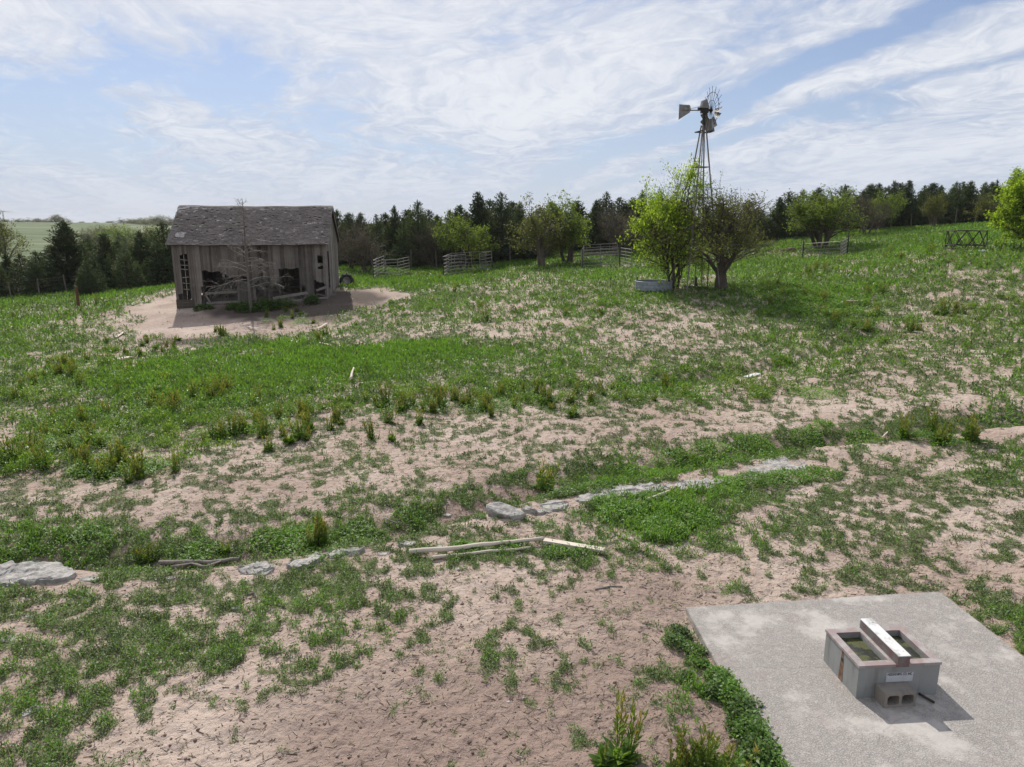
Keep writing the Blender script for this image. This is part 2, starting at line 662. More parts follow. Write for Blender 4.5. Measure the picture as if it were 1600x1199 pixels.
def cover(x, y, z=None):
    """(soft cover 0..1, lushness 0..1)"""
    if z is None:
        z = base_h(x, y)
    u, v = pix(x, y, z)
    # meander the survey cells so that their edges do not show
    du = (fbm(x, y, 4.0, 2, seed=51) - 0.5) * 120
    dv = (fbm(x, y, 4.0, 2, seed=52) - 0.5) * 50
    v = np.where(y < 1.0, 1200, v)
    C = _sample(CG, u + du, v + dv)
    L = _sample(LG, u + du, v + dv)
    r = np.hypot(x, y)
    C = C * (1 - 0.20 * sstep(r, 18, 32) * (1 - L) * (r < 120))
    C = np.where(r > 120, 0.9, C)
    L = np.where(r > 120, 0.6, L)
    d, s = poly_dist(x, y, GULLY)
    sd = d * s
    band = np.exp(-((sd - 0.9) / 1.0) ** 2) * (r < 40)
    C = np.maximum(C, 0.80 * band)
    L = np.maximum(L, 0.55 * band)
    d2, _ = poly_dist(x, y, TRACK)
    C = C * sstep(d2, 0.15, 0.6)
    yard = in_poly(x + (fbm(x, y, 2.0, 2, seed=61) - 0.5) * 2.0, y + (fbm(x, y, 2.0, 2, seed=62) - 0.5) * 3.0, YARD)
    C = np.where(yard, 0.02, C)
    zn = (_cn(x, y) - CN_M) / CN_S
    nu = 1.0 / (1.0 + np.exp(-1.702 * zn))
    c = sstep(C - nu, -0.03, 0.20)
    c = np.maximum(c, 0.55 * (vnoise(x / 0.16 + 3.1, y / 0.16, 47) > 0.93 - 0.22 * C))
    c = np.where(rock_mask(x, y), 0.0, c)
    c = np.where(in_slab(x, y, 0.02), 0.0, c)
    return c, L, C, yard

# ------------------------------------------------------------------ materials
def new_mat(name):
    m = bpy.data.materials.new(name)
    m.use_nodes = True
    t = NT(m.node_tree)
    t.n.clear()
    out = t.new('ShaderNodeOutputMaterial')
    return m, t, out


def principled(t, out, color, rough=0.8, metal=0.0, normal=None, spec=0.5):
    b = t.new('ShaderNodeBsdfPrincipled')
    t._set(b.inputs['Base Color'], color)
    t._set(b.inputs['Roughness'], rough)
    b.inputs['Metallic'].default_value = metal
    b.inputs['Specular IOR Level'].default_value = spec
    if normal is not None:
        t._set(b.inputs['Normal'], normal)
    t.l.new(b.outputs[0], out.inputs[0])
    return b


def leaf_mat(name, stops, transl=0.35, rough=0.55, vary=0.25, tcol=None):
    m, t, out = new_mat(name)
    tint = t.attr('tint')
    oi = t.new('ShaderNodeObjectInfo')
    c = t.ramp(tint, stops)
    val = t.math('ADD', t.math('MULTIPLY', oi.outputs['Random'], vary), 1.0 - vary / 2)
    cb = t.new('ShaderNodeHueSaturation')
    t._set(cb.inputs['Value'], val)
    t._set(cb.inputs['Color'], c)
    c = cb.outputs[0]
    b = t.new('ShaderNodeBsdfPrincipled')
    t._set(b.inputs['Base Color'], c)
    b.inputs['Roughness'].default_value = rough
    b.inputs['Specular IOR Level'].default_value = 0.22
    tr = t.new('ShaderNodeBsdfTranslucent')
    tc_ = t.mix(1.0, c, tcol or (1.6, 1.55, 0.7), 'MULTIPLY')
    t._set(tr.inputs['Color'], tc_)
    mx = t.new('ShaderNodeMixShader')
    mx.inputs[0].default_value = transl
    t.l.new(b.outputs[0], mx.inputs[1])
    t.l.new(tr.outputs[0], mx.inputs[2])
    t.l.new(mx.outputs[0], out.inputs[0])
    return m


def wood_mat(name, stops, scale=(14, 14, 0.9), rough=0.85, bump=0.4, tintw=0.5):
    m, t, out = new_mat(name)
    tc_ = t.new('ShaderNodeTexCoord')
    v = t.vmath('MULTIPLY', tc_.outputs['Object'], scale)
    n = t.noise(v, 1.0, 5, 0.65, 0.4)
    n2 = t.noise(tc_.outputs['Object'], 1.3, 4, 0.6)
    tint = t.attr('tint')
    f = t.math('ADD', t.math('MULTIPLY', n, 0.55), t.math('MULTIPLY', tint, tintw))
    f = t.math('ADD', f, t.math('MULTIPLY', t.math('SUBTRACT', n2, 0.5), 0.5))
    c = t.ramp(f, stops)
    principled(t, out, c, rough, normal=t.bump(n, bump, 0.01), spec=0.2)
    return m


def simple_mat(name, c1, c2, scale=6.0, rough=0.7, metal=0.0, bump=0.2, bd=0.01, detail=5, spec=0.4):
    m, t, out = new_mat(name)
    tc_ = t.new('ShaderNodeTexCoord')
    n = t.noise(tc_.outputs['Object'], scale, detail, 0.6)
    tint = t.attr('tint')
    f = t.step(t.math('ADD', n, t.math('MULTIPLY', t.math('SUBTRACT', tint, 0.5), 0.6)), 0.3, 0.7)
    c = t.mix(f, c1, c2)
    principled(t, out, c, rough, metal, t.bump(n, bump, bd), spec)
    return m

# -- ground
def ground_material():
    m, t, out = new_mat('pasture_ground')
    geo = t.new('ShaderNodeNewGeometry')
    pos = geo.outputs['Position']
    p2 = t.vmath('MULTIPLY', pos, (1, 1, 0.35))
    cov_ = t.attr('cover')
    lush = t.attr('lush')
    yard = t.attr('yard')
    far = t.attr('far')
    damp = t.attr('damp')
    n1 = t.noise(p2, 0.35, 5, 0.6)
    n2 = t.noise(p2, 3.5, 6, 0.65)
    n3 = t.noise(p2, 22.0, 4, 0.7)
    soil = t.mix(t.step(n1, 0.35, 0.68), (0.375, 0.283, 0.232), (0.505, 0.408, 0.342))
    soil = t.mix(t.step(n2, 0.45, 0.75, 0, 0.45), soil, (0.285, 0.203, 0.165))
    soil = t.mix(t.step(n3, 0.60, 0.78, 0, 0.45), soil, (0.19, 0.14, 0.11))
    soil = t.mix(t.step(n3, 0.40, 0.22, 0, 0.35), soil, (0.52, 0.44, 0.37))
    nb_ = t.noise(p2, 9.0, 5, 0.65)
    soil = t.mix(t.math('MULTIPLY', damp, 0.9), soil, t.mix(nb_, (0.215, 0.150, 0.123), (0.335, 0.250, 0.208)))
    muck = t.mix(n2, (0.048, 0.035, 0.029), (0.092, 0.070, 0.058))
    soil = t.mix(t.math('MULTIPLY', yard, 0.9), soil, muck)
    # thatch and moss-fine growth under the plants
    under = t.mix(lush, (0.105, 0.105, 0.055), (0.060, 0.120, 0.024))
    under = t.mix(t.step(n3, 0.35, 0.7), under, t.mix(lush, (0.17, 0.15, 0.09), (0.10, 0.20, 0.034)))
    c = t.mix(t.math('MULTIPLY', t.step(cov_, 0.15, 0.9), 0.80), soil, under)
    # far fields
    fn = t.noise(t.vmath('MULTIPLY', pos, (0.006, 0.016, 0)), 1.0, 3, 0.5)
    fn2 = t.noise(pos, 0.08, 4, 0.6)
    fc = t.ramp(t.math('ADD', fn, t.math('MULTIPLY', t.math('SUBTRACT', fn2, 0.5), 0.12)),
                [(0.36, (0.070, 0.105, 0.045)), (0.46, (0.135, 0.160, 0.078)), (0.52, (0.085, 0.120, 0.050)), (0.60, (0.175, 0.190, 0.105))])
    c = t.mix(far, c, fc)
    # cracks, hoof marks, clods
    vor = t.new('ShaderNodeTexVoronoi', feature='SMOOTH_F1')
    vor.inputs['Scale'].default_value = 7.0
    t._set(vor.inputs['Vector'], t.vmath('ADD', p2, t.vmath('MULTIPLY', t.new('ShaderNodeTexNoise').outputs['Color'], (0.0, 0.0, 0.0))))
    hgt = t.math('ADD', t.math('MULTIPLY', n2, 0.9), t.math('MULTIPLY', n3, 0.35))
    hgt = t.math('ADD', hgt, t.math('MULTIPLY', vor.outputs['Distance'], 0.5))
    hgt = t.math('ADD', hgt, t.math('MULTIPLY', nb_, 0.7))
    bstr = t.bump(hgt, 1.0, 0.09)
    principled(t, out, c, 0.95, normal=bstr, spec=0.15)
    return m

M = {}
M['ground'] = ground_material()
M['weed'] = leaf_mat('weed_leaf', [(0.0, (0.042, 0.066, 0.026)), (0.28, (0.078, 0.126, 0.040)), (0.50, (0.105, 0.205, 0.036)), (0.74, (0.150, 0.295, 0.042)), (0.80, (0.21, 0.25, 0.13)), (1.0, (0.38, 0.41, 0.30))], 0.34, 0.5, 0.0)
M['cedar'] = leaf_mat('cedar_foliage', [(0.0, (0.026, 0.042, 0.020)), (0.5, (0.052, 0.075, 0.034)), (0.85, (0.086, 0.108, 0.048)), (1.0, (0.13, 0.125, 0.065))], 0.22, 0.65, 0.6)
M['olive'] = leaf_mat('olive_leaf', [(0.0, (0.060, 0.074, 0.020)), (0.5, (0.105, 0.122, 0.032)), (1.0, (0.17, 0.18, 0.052))], 0.40, 0.55, 0.2)
M['lime'] = leaf_mat('lime_leaf', [(0.0, (0.11, 0.19, 0.022)), (0.5, (0.205, 0.305, 0.034)), (1.0, (0.33, 0.42, 0.065))], 0.58, 0.5, 0.15)
M['fresh'] = leaf_mat('fresh_leaf', [(0.0, (0.068, 0.108, 0.020)), (0.5, (0.125, 0.185, 0.030)), (1.0, (0.19, 0.25, 0.05))], 0.42, 0.55, 0.25)
M['dock'] = leaf_mat('dock_leaf', [(0.0, (0.055, 0.110, 0.024)), (0.5, (0.115, 0.205, 0.036)), (0.85, (0.16, 0.25, 0.045)), (1.0, (0.30, 0.34, 0.20))], 0.42, 0.42, 0.25)
M['seed'] = leaf_mat('dock_seed', [(0.0, (0.095, 0.165, 0.032)), (0.55, (0.175, 0.220, 0.050)), (1.0, (0.27, 0.205, 0.075))], 0.45, 0.7, 0.25)
M['bark'] = wood_mat('tree_bark', [(0.2, (0.030, 0.024, 0.018)), (0.55, (0.085, 0.068, 0.052)), (0.9, (0.16, 0.135, 0.105))], (9, 9, 2), 0.9, 0.6)
M['twig'] = wood_mat('brown_twig', [(0.2, (0.060, 0.048, 0.036)), (0.8, (0.15, 0.125, 0.095))], (9, 9, 2), 0.9, 0.3)
M['deadwood'] = wood_mat('bleached_wood', [(0.2, (0.085, 0.074, 0.063)), (0.6, (0.20, 0.178, 0.155)), (0.95, (0.38, 0.34, 0.30))], (9, 9, 2), 0.85, 0.4)
M['barnboard'] = wood_mat('weathered_barn_board', [(0.15, (0.046, 0.038, 0.033)), (0.45, (0.122, 0.103, 0.090)), (0.75, (0.215, 0.187, 0.166)), (1.0, (0.33, 0.30, 0.27))], (16, 16, 0.7), 0.85, 0.5, 0.6)
M['shingle'] = wood_mat('weathered_shingle', [(0.15, (0.035, 0.029, 0.029)), (0.50, (0.098, 0.083, 0.080)), (0.85, (0.19, 0.168, 0.160)), (1.05, (0.36, 0.34, 0.33))], (12, 3, 12), 0.9, 0.5, 0.75)
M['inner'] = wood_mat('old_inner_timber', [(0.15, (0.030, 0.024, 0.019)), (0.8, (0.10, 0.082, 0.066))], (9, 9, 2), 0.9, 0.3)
M['palewood'] = wood_mat('pale_split_wood', [(0.15, (0.32, 0.26, 0.20)), (0.55, (0.54, 0.47, 0.385)), (0.95, (0.70, 0.64, 0.55))], (3, 3, 3), 0.8, 0.4)
M['post'] = wood_mat('grey_post_wood', [(0.15, (0.055, 0.045, 0.036)), (0.8, (0.19, 0.16, 0.13))], (14, 14, 1.5), 0.9, 0.4)
M['redpost'] = wood_mat('rusty_post_wood', [(0.15, (0.075, 0.035, 0.020)), (0.8, (0.17, 0.085, 0.05))], (14, 14, 1.5), 0.9, 0.4)
M['steel'] = simple_mat('galvanized_steel', (0.20, 0.22, 0.245), (0.30, 0.32, 0.35), 5.0, 0.5, 0.3, 0.1)
M['panel'] = simple_mat('weathered_panel_steel', (0.16, 0.145, 0.125), (0.30, 0.285, 0.26), 3.0, 0.6, 0.3, 0.1)
M['darksteel'] = simple_mat('dark_rusty_steel', (0.022, 0.020, 0.020), (0.060, 0.048, 0.042), 5.0, 0.65, 0.3, 0.2)
M['towersteel'] = simple_mat('old_tower_steel', (0.125, 0.108, 0.10), (0.23, 0.21, 0.20), 4.0, 0.6, 0.4, 0.1)
M['blade'] = simple_mat('dull_zinc_sheet', (0.16, 0.148, 0.142), (0.28, 0.265, 0.26), 4.0, 0.55, 0.5, 0.1)
M['rubber'] = simple_mat('old_rubber', (0.016, 0.016, 0.017), (0.045, 0.044, 0.045), 8.0, 0.8, 0.0, 0.3)
M['rock'] = simple_mat('grey_limestone', (0.23, 0.217, 0.20), (0.47, 0.445, 0.41), 7.0, 0.92, 0.0, 1.0, 0.08, 9, 0.15)
M['whiteblade'] = simple_mat('white_turbine', (0.55, 0.57, 0.60), (0.62, 0.64, 0.66), 2.0, 0.5)
M['brick'] = simple_mat('brown_rubble', (0.10, 0.06, 0.045), (0.20, 0.135, 0.11), 9.0, 0.9)

# ------------------------------------------------------------------ ground sheet
def build_ground():
    a_in = np.linspace(R(-47), R(47), 960)
    a_out = np.linspace(R(47), R(313), 90)[1:-1]
    A = np.r_[a_in, a_out]
    th = np.linspace(R(53), R(3.4), 540)
    r1 = H / np.tan(th)
    rr = np.r_[np.linspace(0.2, r1[0], 14)[:-1], r1, np.geomspace(r1[-1], 5200, 90)[1:]]
    AA, RR = np.meshgrid(A, rr)
    X, Y = RR * np.sin(AA), RR * np.cos(AA)
    x, y = X.ravel(), Y.ravel()
    z = height(x, y)
    c, L, C, yard = cover(x, y, z)
    r = np.hypot(x, y)
    u, v = pix(x, y, z)
    far = sstep(r, 95, 150)
    damp = np.zeros_like(x)
    # wet, trodden mud west of the slab and along the gully floor
    damp += np.exp(-(((u - 870) / 420) ** 2 + ((v - 1130) / 120) ** 2)) * 1.1
    damp += np.exp(-(((u - 1000) / 200) ** 2 + ((v - 935) / 45) ** 2)) * 0.5
    d, s = poly_dist(x, y, GULLY)
    damp += np.exp(-((d * s - 0.5) / 0.5) ** 2) * 0.9 * (r < 45)
    damp = np.clip(damp * (0.35 + 1.3 * fbm(x, y, 1.6, 4, 0.6, seed=71)), 0, 1)
    damp = sstep(damp, 0.08, 0.65)
    muck = np.zeros_like(x)
    m1 = 1.3 * np.exp(-(((u - 450) / 150) ** 2 + ((v - 484) / 24) ** 2)) + np.exp(-(((u - 330) / 130) ** 2 + ((v - 535) / 11) ** 2)) + 0.8 * np.exp(-(((u - 560) / 60) ** 2 + ((v - 462) / 8) ** 2))
    muck = sstep(m1 + 0.8 * (fbm(x, y, 1.5, 3, seed=72) - 0.5), 0.35, 0.85) * (r < 60)
    n, k = len(rr), len(A)
    idx = np.arange(n * k).reshape(n, k)
    a0, a1 = idx[:-1], idx[1:]
    f = np.stack([a0, np.roll(a0, -1, 1), np.roll(a1, -1, 1), a1], -1).reshape(-1, 4)
    f = f[:, ::-1]
    me = np_mesh('pasture', np.stack([x, y, z], 1), f, {'cover': c, 'lush': L, 'yard': muck, 'far': far, 'damp': damp}, M['ground'], True)
    o = bpy.data.objects.new('pasture', me)
    col.objects.link(o)
    tag(o, 'rolling pasture of bare pinkish soil and patchy green growth, running out to far fields', 'ground', kind='structure')

build_ground()

# ------------------------------------------------------------------ low growth: leaf by leaf, one mass (stuff)
def leaf_field(name, label, cat, x, y, z0, size, hgt, tint, aspect, upright, mat=None):
    n = len(x)
    phi = RNG.uniform(0, 2 * math.pi, n)
    el = np.clip(RNG.normal(upright, 0.38, n), -0.3, 1.45)
    d = np.stack([np.cos(phi) * np.cos(el), np.sin(phi) * np.cos(el), np.sin(el)], 1)
    s = np.stack([-np.sin(phi), np.cos(phi), RNG.uniform(-0.5, 0.5, n)], 1)
    s /= np.linalg.norm(s, axis=1)[:, None]
    nn = np.cross(d, s)
    p = np.stack([x, y, z0 + hgt * RNG.uniform(0, 1, n) ** 1.3], 1)
    ln = (size * RNG.uniform(0.7, 1.4, n))[:, None]
    w = ln / np.asarray(aspect).reshape(-1, 1)
    mid = p + d * ln * 0.5 + nn * w * 0.2
    V = np.empty((n, 4, 3))
    V[:, 0], V[:, 1], V[:, 2], V[:, 3] = p, mid + s * w * 0.5, p + d * ln - np.array([0, 0, 1]) * ln * 0.12, mid - s * w * 0.5
    f = np.arange(n * 4).reshape(n, 4)
    t = np.repeat(tint, 4)
    me = np_mesh(name, V.reshape(-1, 3), f, {'tint': t}, mat or M['weed'])
    o = bpy.data.objects.new(name, me)
    col.objects.link(o)
    tag(o, label, cat, kind='stuff')
    return o

def scatter(r0, r1, size, per_m2, half=R(41)):
    area = half * (r1 * r1 - r0 * r0)
    n = int(area * per_m2)
    r = np.sqrt(RNG.uniform(r0 * r0, r1 * r1, n))
    a = RNG.uniform(-half, half, n)
    x, y = r * np.sin(a), r * np.cos(a)
    z = height(x, y)
    c, L, C, yard = cover(x, y, z)
    brk = np.where(r < 22, sstep(vnoise(x / (0.055 + 0.0025 * r) + 9.0, y / (0.055 + 0.0025 * r), 48), 0.12, 0.62), 0.75)
    keep = RNG.uniform(0, 1, n) < c * (0.45 + 0.55 * L) * np.maximum(brk, 0.55 * L) * 1.35
    return x[keep], y[keep], z[keep], c[keep], L[keep]

def build_growth():
    parts = []
    bands = [(5.2, 8.5, 0.026, 7000), (8.5, 12, 0.029, 5600), (12, 17, 0.038, 2900), (17, 24, 0.052, 1350), (24, 34, 0.085, 420), (34, 50, 0.105, 260), (50, 95, 0.15, 105)]
    for r0, r1, s, dn in bands:
        x, y, z, c, L = scatter(r0, r1, s, dn)
        parts.append((x, y, z, c, L, np.full(len(x), s)))
    x, y, z, c, L, s = [np.concatenate(q) for q in zip(*parts)]
    patch = 0.55 * fbm(x, y, 3.0, 3, seed=81) + 0.45 * fbm(x, y, 9.0, 2, seed=83)
    hue = fbm(x, y, 0.7, 2, seed=82)
    lush = np.clip(L + (patch - 0.5) * 1.1, 0, 1)
    hgt = (0.045 + 0.16 * lush ** 1.6) * np.clip(1.15 - np.hypot(x, y) / 110, 0.5, 1) * (0.3 + 0.7 * c) * (0.6 + 0.9 * hue)
    grassy = RNG.uniform(0, 1, len(x)) < (0.15 + 0.6 * lush)
    aspect = np.where(grassy, 4.5, 1.7)
    size = s * np.where(grassy, 1.8, 1.0) * (0.75 + 0.6 * lush)
    upright = np.where(grassy, 0.95, 0.35) + 0.25 * (lush - 0.4)
    cl_ = vnoise(x / 0.16, y / 0.16, 84) - 0.5
    tint = 0.12 + 0.52 * lush + 0.30 * (hue - 0.5) + 0.34 * cl_ + RNG.normal(0, 0.14, len(x))
    pale = RNG.uniform(0, 1, len(x)) < (0.24 - 0.20 * lush) * np.clip(14.0 / (np.hypot(x, y) + 2), 0, 1) ** 2.0
    tint = np.clip(np.where(pale, RNG.uniform(0.75, 1.0, len(x)), np.clip(tint, 0, 0.74)), 0, 1)
    print('leaves', len(x))
    leaf_field('ground_cover', 'low green weeds and short grass growing in patches over the bare pasture soil', 'ground cover', x, y, z, size, hgt, tint, aspect, upright)

build_growth()

# ------------------------------------------------------------------ barn
def barn():
    rnd = random.Random(3)
    A0, A1 = at(277, 478, 47.0), at(513, 460, 48.1)
    th = math.atan2(A1[1] - A0[1], A1[0] - A0[0])
    W = math.hypot(A1[0] - A0[0], A1[1] - A0[1])
    D = 6.0
    zb = 0.35
    root = empty('barn', (A0[0], A0[1], zb), th)
    tag(root, 'derelict grey board barn with weathered shingle roof and open broken front', 'barn')
    EZ = 4.68 - zb
    RZ = 6.94 - zb
    ct, st = math.cos(th), math.sin(th)
    def gz(lx, ly):
        return hz(A0[0] + lx * ct - ly * st, A0[1] + lx * st + ly * ct) - zb
    def zx(s):          # survey x (0..1 along the front) -> metres
        return s * W
    # front wall : one board after another, sawn off round the openings
    def spans(s):
        """list of (lo, hi) solid parts as height fractions 0 (ground) .. 1 (eave) for a board at s"""
        if s < 0.045: return [(0.22, 1)]
        if s < 0.090: return [(0.80, 1)]
        if s < 0.165: return [(0.02, 1)]
        if s < 0.185: return [(0.30, 1)]
        if s < 0.31: return [(0.53 + 0.03 * (s < 0.22), 1)]
        if s < 0.40: return [(0.50 - rnd.random() * 0.08, 1)]
        if s < 0.43: return [(0.03, 0.30), (0.52 - rnd.random() * 0.1, 1)]
        if s < 0.47: return [(0.02, 0.36), (0.46, 1)]
        if s < 0.485: return [(0.28, 1)]
        if s < 0.525: return [(0.03, 1)]
        if s < 0.66: return [(0.32 + rnd.random() * 0.04, 1)]
        if s < 0.675: return [(0.40, 1)]
        if s < 0.815: return [(0.54, 1)]
        if s < 0.865: return [(0.25 if s < 0.85 else 0.03, 1)]
        if s < 0.915: return [(0.04 + 0.03 * rnd.random(), 1)]
        if s < 0.945: return [(0.34 - (s - 0.915) * 1.5, 1)]
        if s < 0.968: return [(0.30, 0.52), (0.57, 0.62), (0.74, 1)]
        if s < 0.985: return [(0.27, 1)]
        return [(0.0, 1)]
    fw = MB()
    x = 0.0
    while x < W - 0.02:
        bw = min(rnd.uniform(0.125, 0.175), W - x)
        s = (x + bw / 2) / W
        g = gz(x + bw / 2, 0)
        hh = EZ - g
        tnt = rnd.uniform(0.08, 0.74) + 0.14 * math.sin(x * 2.1)
        if s < 0.62 and s > 0.4: tnt -= 0.06
        for lo, hi in spans(s):
            z0 = g + lo * hh + (rnd.uniform(-0.05, 0.05) if lo > 0.05 else 0)
            z1 = g + hi * hh
            lean = rnd.gauss(0, 0.004)
            fw.box((x + bw / 2, rnd.uniform(-0.014, 0.0), (z0 + z1) / 2), (bw - rnd.uniform(0.004, 0.016), 0.024, z1 - z0), tnt, Matrix.Rotation(lean, 3, 'Y'))
        x += bw
    fw.build('front_wall', M['barnboard'], root)
    # laths left in the narrow window, leftover rails and posts in the openings
    la = MB()
    g0_ = gz(0.7, 0)
    hh = EZ - g0_
    for fz in (0.28, 0.37, 0.46, 0.58, 0.64, 0.72):
        la.box((0.068 * W, 0.03, g0_ + fz * hh), (0.05 * W, 0.02, 0.05), 0.75, Matrix.Rotation(rnd.uniform(-0.2, 0.2), 3, 'Y'))
    la.box((0.072 * W, 0.055, g0_ + 0.5 * hh), (0.05, 0.02, 0.62 * hh), 0.7)
    la.build('window_lath', M['barnboard'], root)
    rails = [((0.18, 0.10, 0.20), (0.42, 0.10, 0.20), 0.16), ((0.185, 0.14, 0.05), (0.415, 0.16, 0.04), 0.14), ((0.63, -0.06, 0.06), (0.86, -0.03, 0.13), 0.18),
             ((0.70, -0.05, 0.0), (0.99, -0.05, 0.03), 0.14), ((0.92, 0.05, 0.16), (0.99, 0.05, 0.21), 0.16), ((0.83, -0.05, 0.01), (0.87, -0.05, 0.14), 0.12),
             ((0.92, 0.10, 0.10), (0.985, 0.12, 0.05), 0.05), ((0.19, -0.02, 0.18), (0.225, -0.10, 0.03), 0.12), ((0.52, 0.5, 0.29), (0.66, 0.5, 0.29), 0.22)]
    for a, b, w in rails:
        r_ = MB()
        za = gz(a[0] * W, 0) + a[2] * (EZ - gz(a[0] * W, 0))
        zb_ = gz(b[0] * W, 0) + b[2] * (EZ - gz(b[0] * W, 0))
        r_.bar((a[0] * W, a[1], za), (b[0] * W, b[1], zb_), 0.035, w, rnd.uniform(0.55, 0.95))
        r_.build('loose_rail', M['barnboard'], root)
    for s in (0.005, 0.176, 0.415, 0.43, 0.68, 0.818, 0.90, 0.985):
        for ly in ((0.10,) if s not in (0.005, 0.985) else (0.10, D - 0.1)):
            p = MB()
            g = gz(s * W, ly) - 0.2
            p.box((s * W, ly + 0.02, (g + EZ) / 2), (0.13, 0.13, EZ - g), rnd.uniform(0.4, 0.9))
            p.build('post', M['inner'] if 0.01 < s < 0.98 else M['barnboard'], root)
    # plank skirting where the left end stands clear of the slope
    sk = MB()
    for i in range(4):
        z = gz(0, 0) - 0.15 + i * 0.19
        sk.box((0.055 * W, -0.05, z + 0.09), (0.115 * W, 0.03, 0.18), rnd.uniform(0.45, 0.8))
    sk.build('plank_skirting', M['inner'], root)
    # gable walls and back wall
    def gable(lx, name, gaps):
        g_ = MB()
        y = 0.0
        while y < D - 0.01:
            bw = min(rnd.uniform(0.14, 0.20), D - y)
            c = y + bw / 2
            top = EZ + (RZ - EZ) * (1 - abs(c - D / 2) / (D / 2)) - 0.05
            bot = gz(lx, c) + rnd.uniform(0.0, 0.15)
            for (ga, gb, z0, z1) in gaps:
                if ga < c < gb:
                    if z1 < top - 0.1:
                        g_.box((lx + rnd.uniform(-0.01, 0.01), c, (z1 + top) / 2), (0.024, bw - 0.01, top - z1), rnd.uniform(0.4, 0.95))
                    top = z0
            if top > bot + 0.05:
                g_.box((lx + rnd.uniform(-0.012, 0.012), c, (bot + top) / 2), (0.024, bw - rnd.uniform(0.004, 0.02), top - bot), rnd.uniform(0.5, 1.0), Matrix.Rotation(rnd.gauss(0, 0.006), 3, 'X'))
            y += bw
        g_.build(name, M['barnboard'], root)
    gable(0.0, 'gable_wall', [])
    gable(W, 'gable_wall', [(0.55, 1.25, 1.1, 3.6), (2.1, 2.3, 0.0, 2.4)])
    bk = MB()
    x = 0.0
    while x < W - 0.01:
        bw = min(rnd.uniform(0.15, 0.22), W - x)
        g = gz(x, D)
        if True:
            bk.box((x + bw / 2, D, (g + EZ) / 2 - 0.1), (bw - rnd.choice((-0.004, -0.004, -0.004, 0.008)), 0.024, EZ - g), rnd.uniform(0.3, 0.8))
        x += bw
    bk.build('back_wall', M['barnboard'], root)
    # frame inside
    fr = MB()
    for lx in (0.2, 0.36, 0.52, 0.68, 0.84):
        fr.bar((lx * W, 0.1, EZ - 0.15), (lx * W, D - 0.1, EZ - 0.15), 0.14, 0.18, 0.5)
    fr.bar((0.05, 0.09, EZ - 0.09), (W - 0.05, 0.09, EZ - 0.09), 0.12, 0.16, 0.5)
    fr.bar((0.05, D - 0.12, EZ - 0.09), (W - 0.05, D - 0.12, EZ - 0.09), 0.12, 0.16, 0.5)
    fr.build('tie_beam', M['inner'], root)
    for (ya, z_) in ((2.6, 0.55), (2.6, 0.95), (2.6, 1.35)):
        mg = MB()
        mg.bar((0.45 * W, ya, gz(0.45 * W, ya) + z_), (0.98 * W, ya, gz(0.9 * W, ya) + z_ - 0.1), 0.04, 0.16, 0.7)
        mg.build('manger_board', M['inner'], root)
    # roof: two decks carrying shingles
    ov, og = 0.34, 0.20
    slope = (RZ - EZ) / (D / 2)
    SL = math.hypot(D / 2 + ov, (D / 2 + ov) * slope)
    ang = math.atan(slope)
    roof = empty('roof', (0, 0, 0)); roof.parent = root
    def sag(lx):
        return -0.05 * math.sin(math.pi * lx / W) + 0.018 * math.sin(lx * 2.3)
    for side in (0, 1):
        dk = MB()
        sh = MB()
        sy = 1 if side == 0 else -1
        ye = -ov if side == 0 else D + ov
        ze = EZ - ov * slope + 0.03
        n = 24
        for i in range(n):
            xa = -og + (W + 2 * og) * i / n
            xb = -og + (W + 2 * og) * (i + 1) / n
            pa = [(xa, ye, ze + sag(xa)), (xb, ye, ze + sag(xb)), (xb, D / 2, RZ + sag(xb)), (xa, D / 2, RZ + sag(xa))]
            lo = [(p[0], p[1], p[2] - 0.05) for p in pa]
            dk.add(pa + lo, [(0, 1, 2, 3) if side == 0 else (3, 2, 1, 0), (7, 6, 5, 4) if side == 0 else (4, 5, 6, 7), (0, 4, 5, 1), (2, 6, 7, 3), (1, 5, 6, 2), (3, 7, 4, 0)], 0.4)
        rows = 33
        rl = SL / rows
        dirv = Vector((0, math.cos(ang) * sy, math.sin(ang)))
        nrm = Vector((0, -math.sin(ang) * sy, math.cos(ang)))
        for r_ in range(rows):
            x = -og + rnd.uniform(-0.1, 0)
            while x < W + og:
                w = rnd.uniform(0.10, 0.21)
                xc = min(max(x + w / 2, -og + 0.02), W + og - 0.02)
                a = (r_ - 0.25 + rnd.uniform(-0.08, 0.08)) * rl
                b = (r_ + 1.15) * rl
                lift = 0.022 + rnd.uniform(0, 0.012)
                px_, pr = xc / W, r_ / rows
                nse = vnoise(np.array([xc * 1.1]), np.array([r_ * 0.33]), 91)[0]
                nse2 = vnoise(np.array([xc * 2.6 + 9]), np.array([r_ * 0.6]), 92)[0]
                tnt = 0.38 + 0.26 * (rnd.random() - 0.5) + 0.14 * (nse - 0.5)
                if nse2 > 0.85 and rnd.random() < 0.6: tnt += 0.36
                if r_ >= rows - 3 and nse > 0.35: tnt += 0.30
                if abs(px_ - 0.05) < 0.028 and abs(pr - 0.22) < 0.06: tnt = 0.98
                if px_ < 0.12 and pr > 0.78 and rnd.random() < 0.6: tnt += 0.35
                if rnd.random() < 0.035:
                    x += w
                    continue
                base = Vector((xc, ye, ze + sag(xc)))
                p0 = base + dirv * a + nrm * lift
                p1 = base + dirv * min(b, SL + 0.02) + nrm * 0.006
                hx = Vector((w / 2 - rnd.uniform(0.002, 0.008), 0, 0))
                th_ = nrm * 0.014
                P_ = [p0 - hx, p0 + hx, p1 + hx, p1 - hx, p0 - hx - th_, p0 + hx - th_]
                sh.add(P_, [(0, 1, 2, 3), (4, 5, 1, 0), (4, 0, 3), (1, 5, 2)], min(tnt, 1.0))
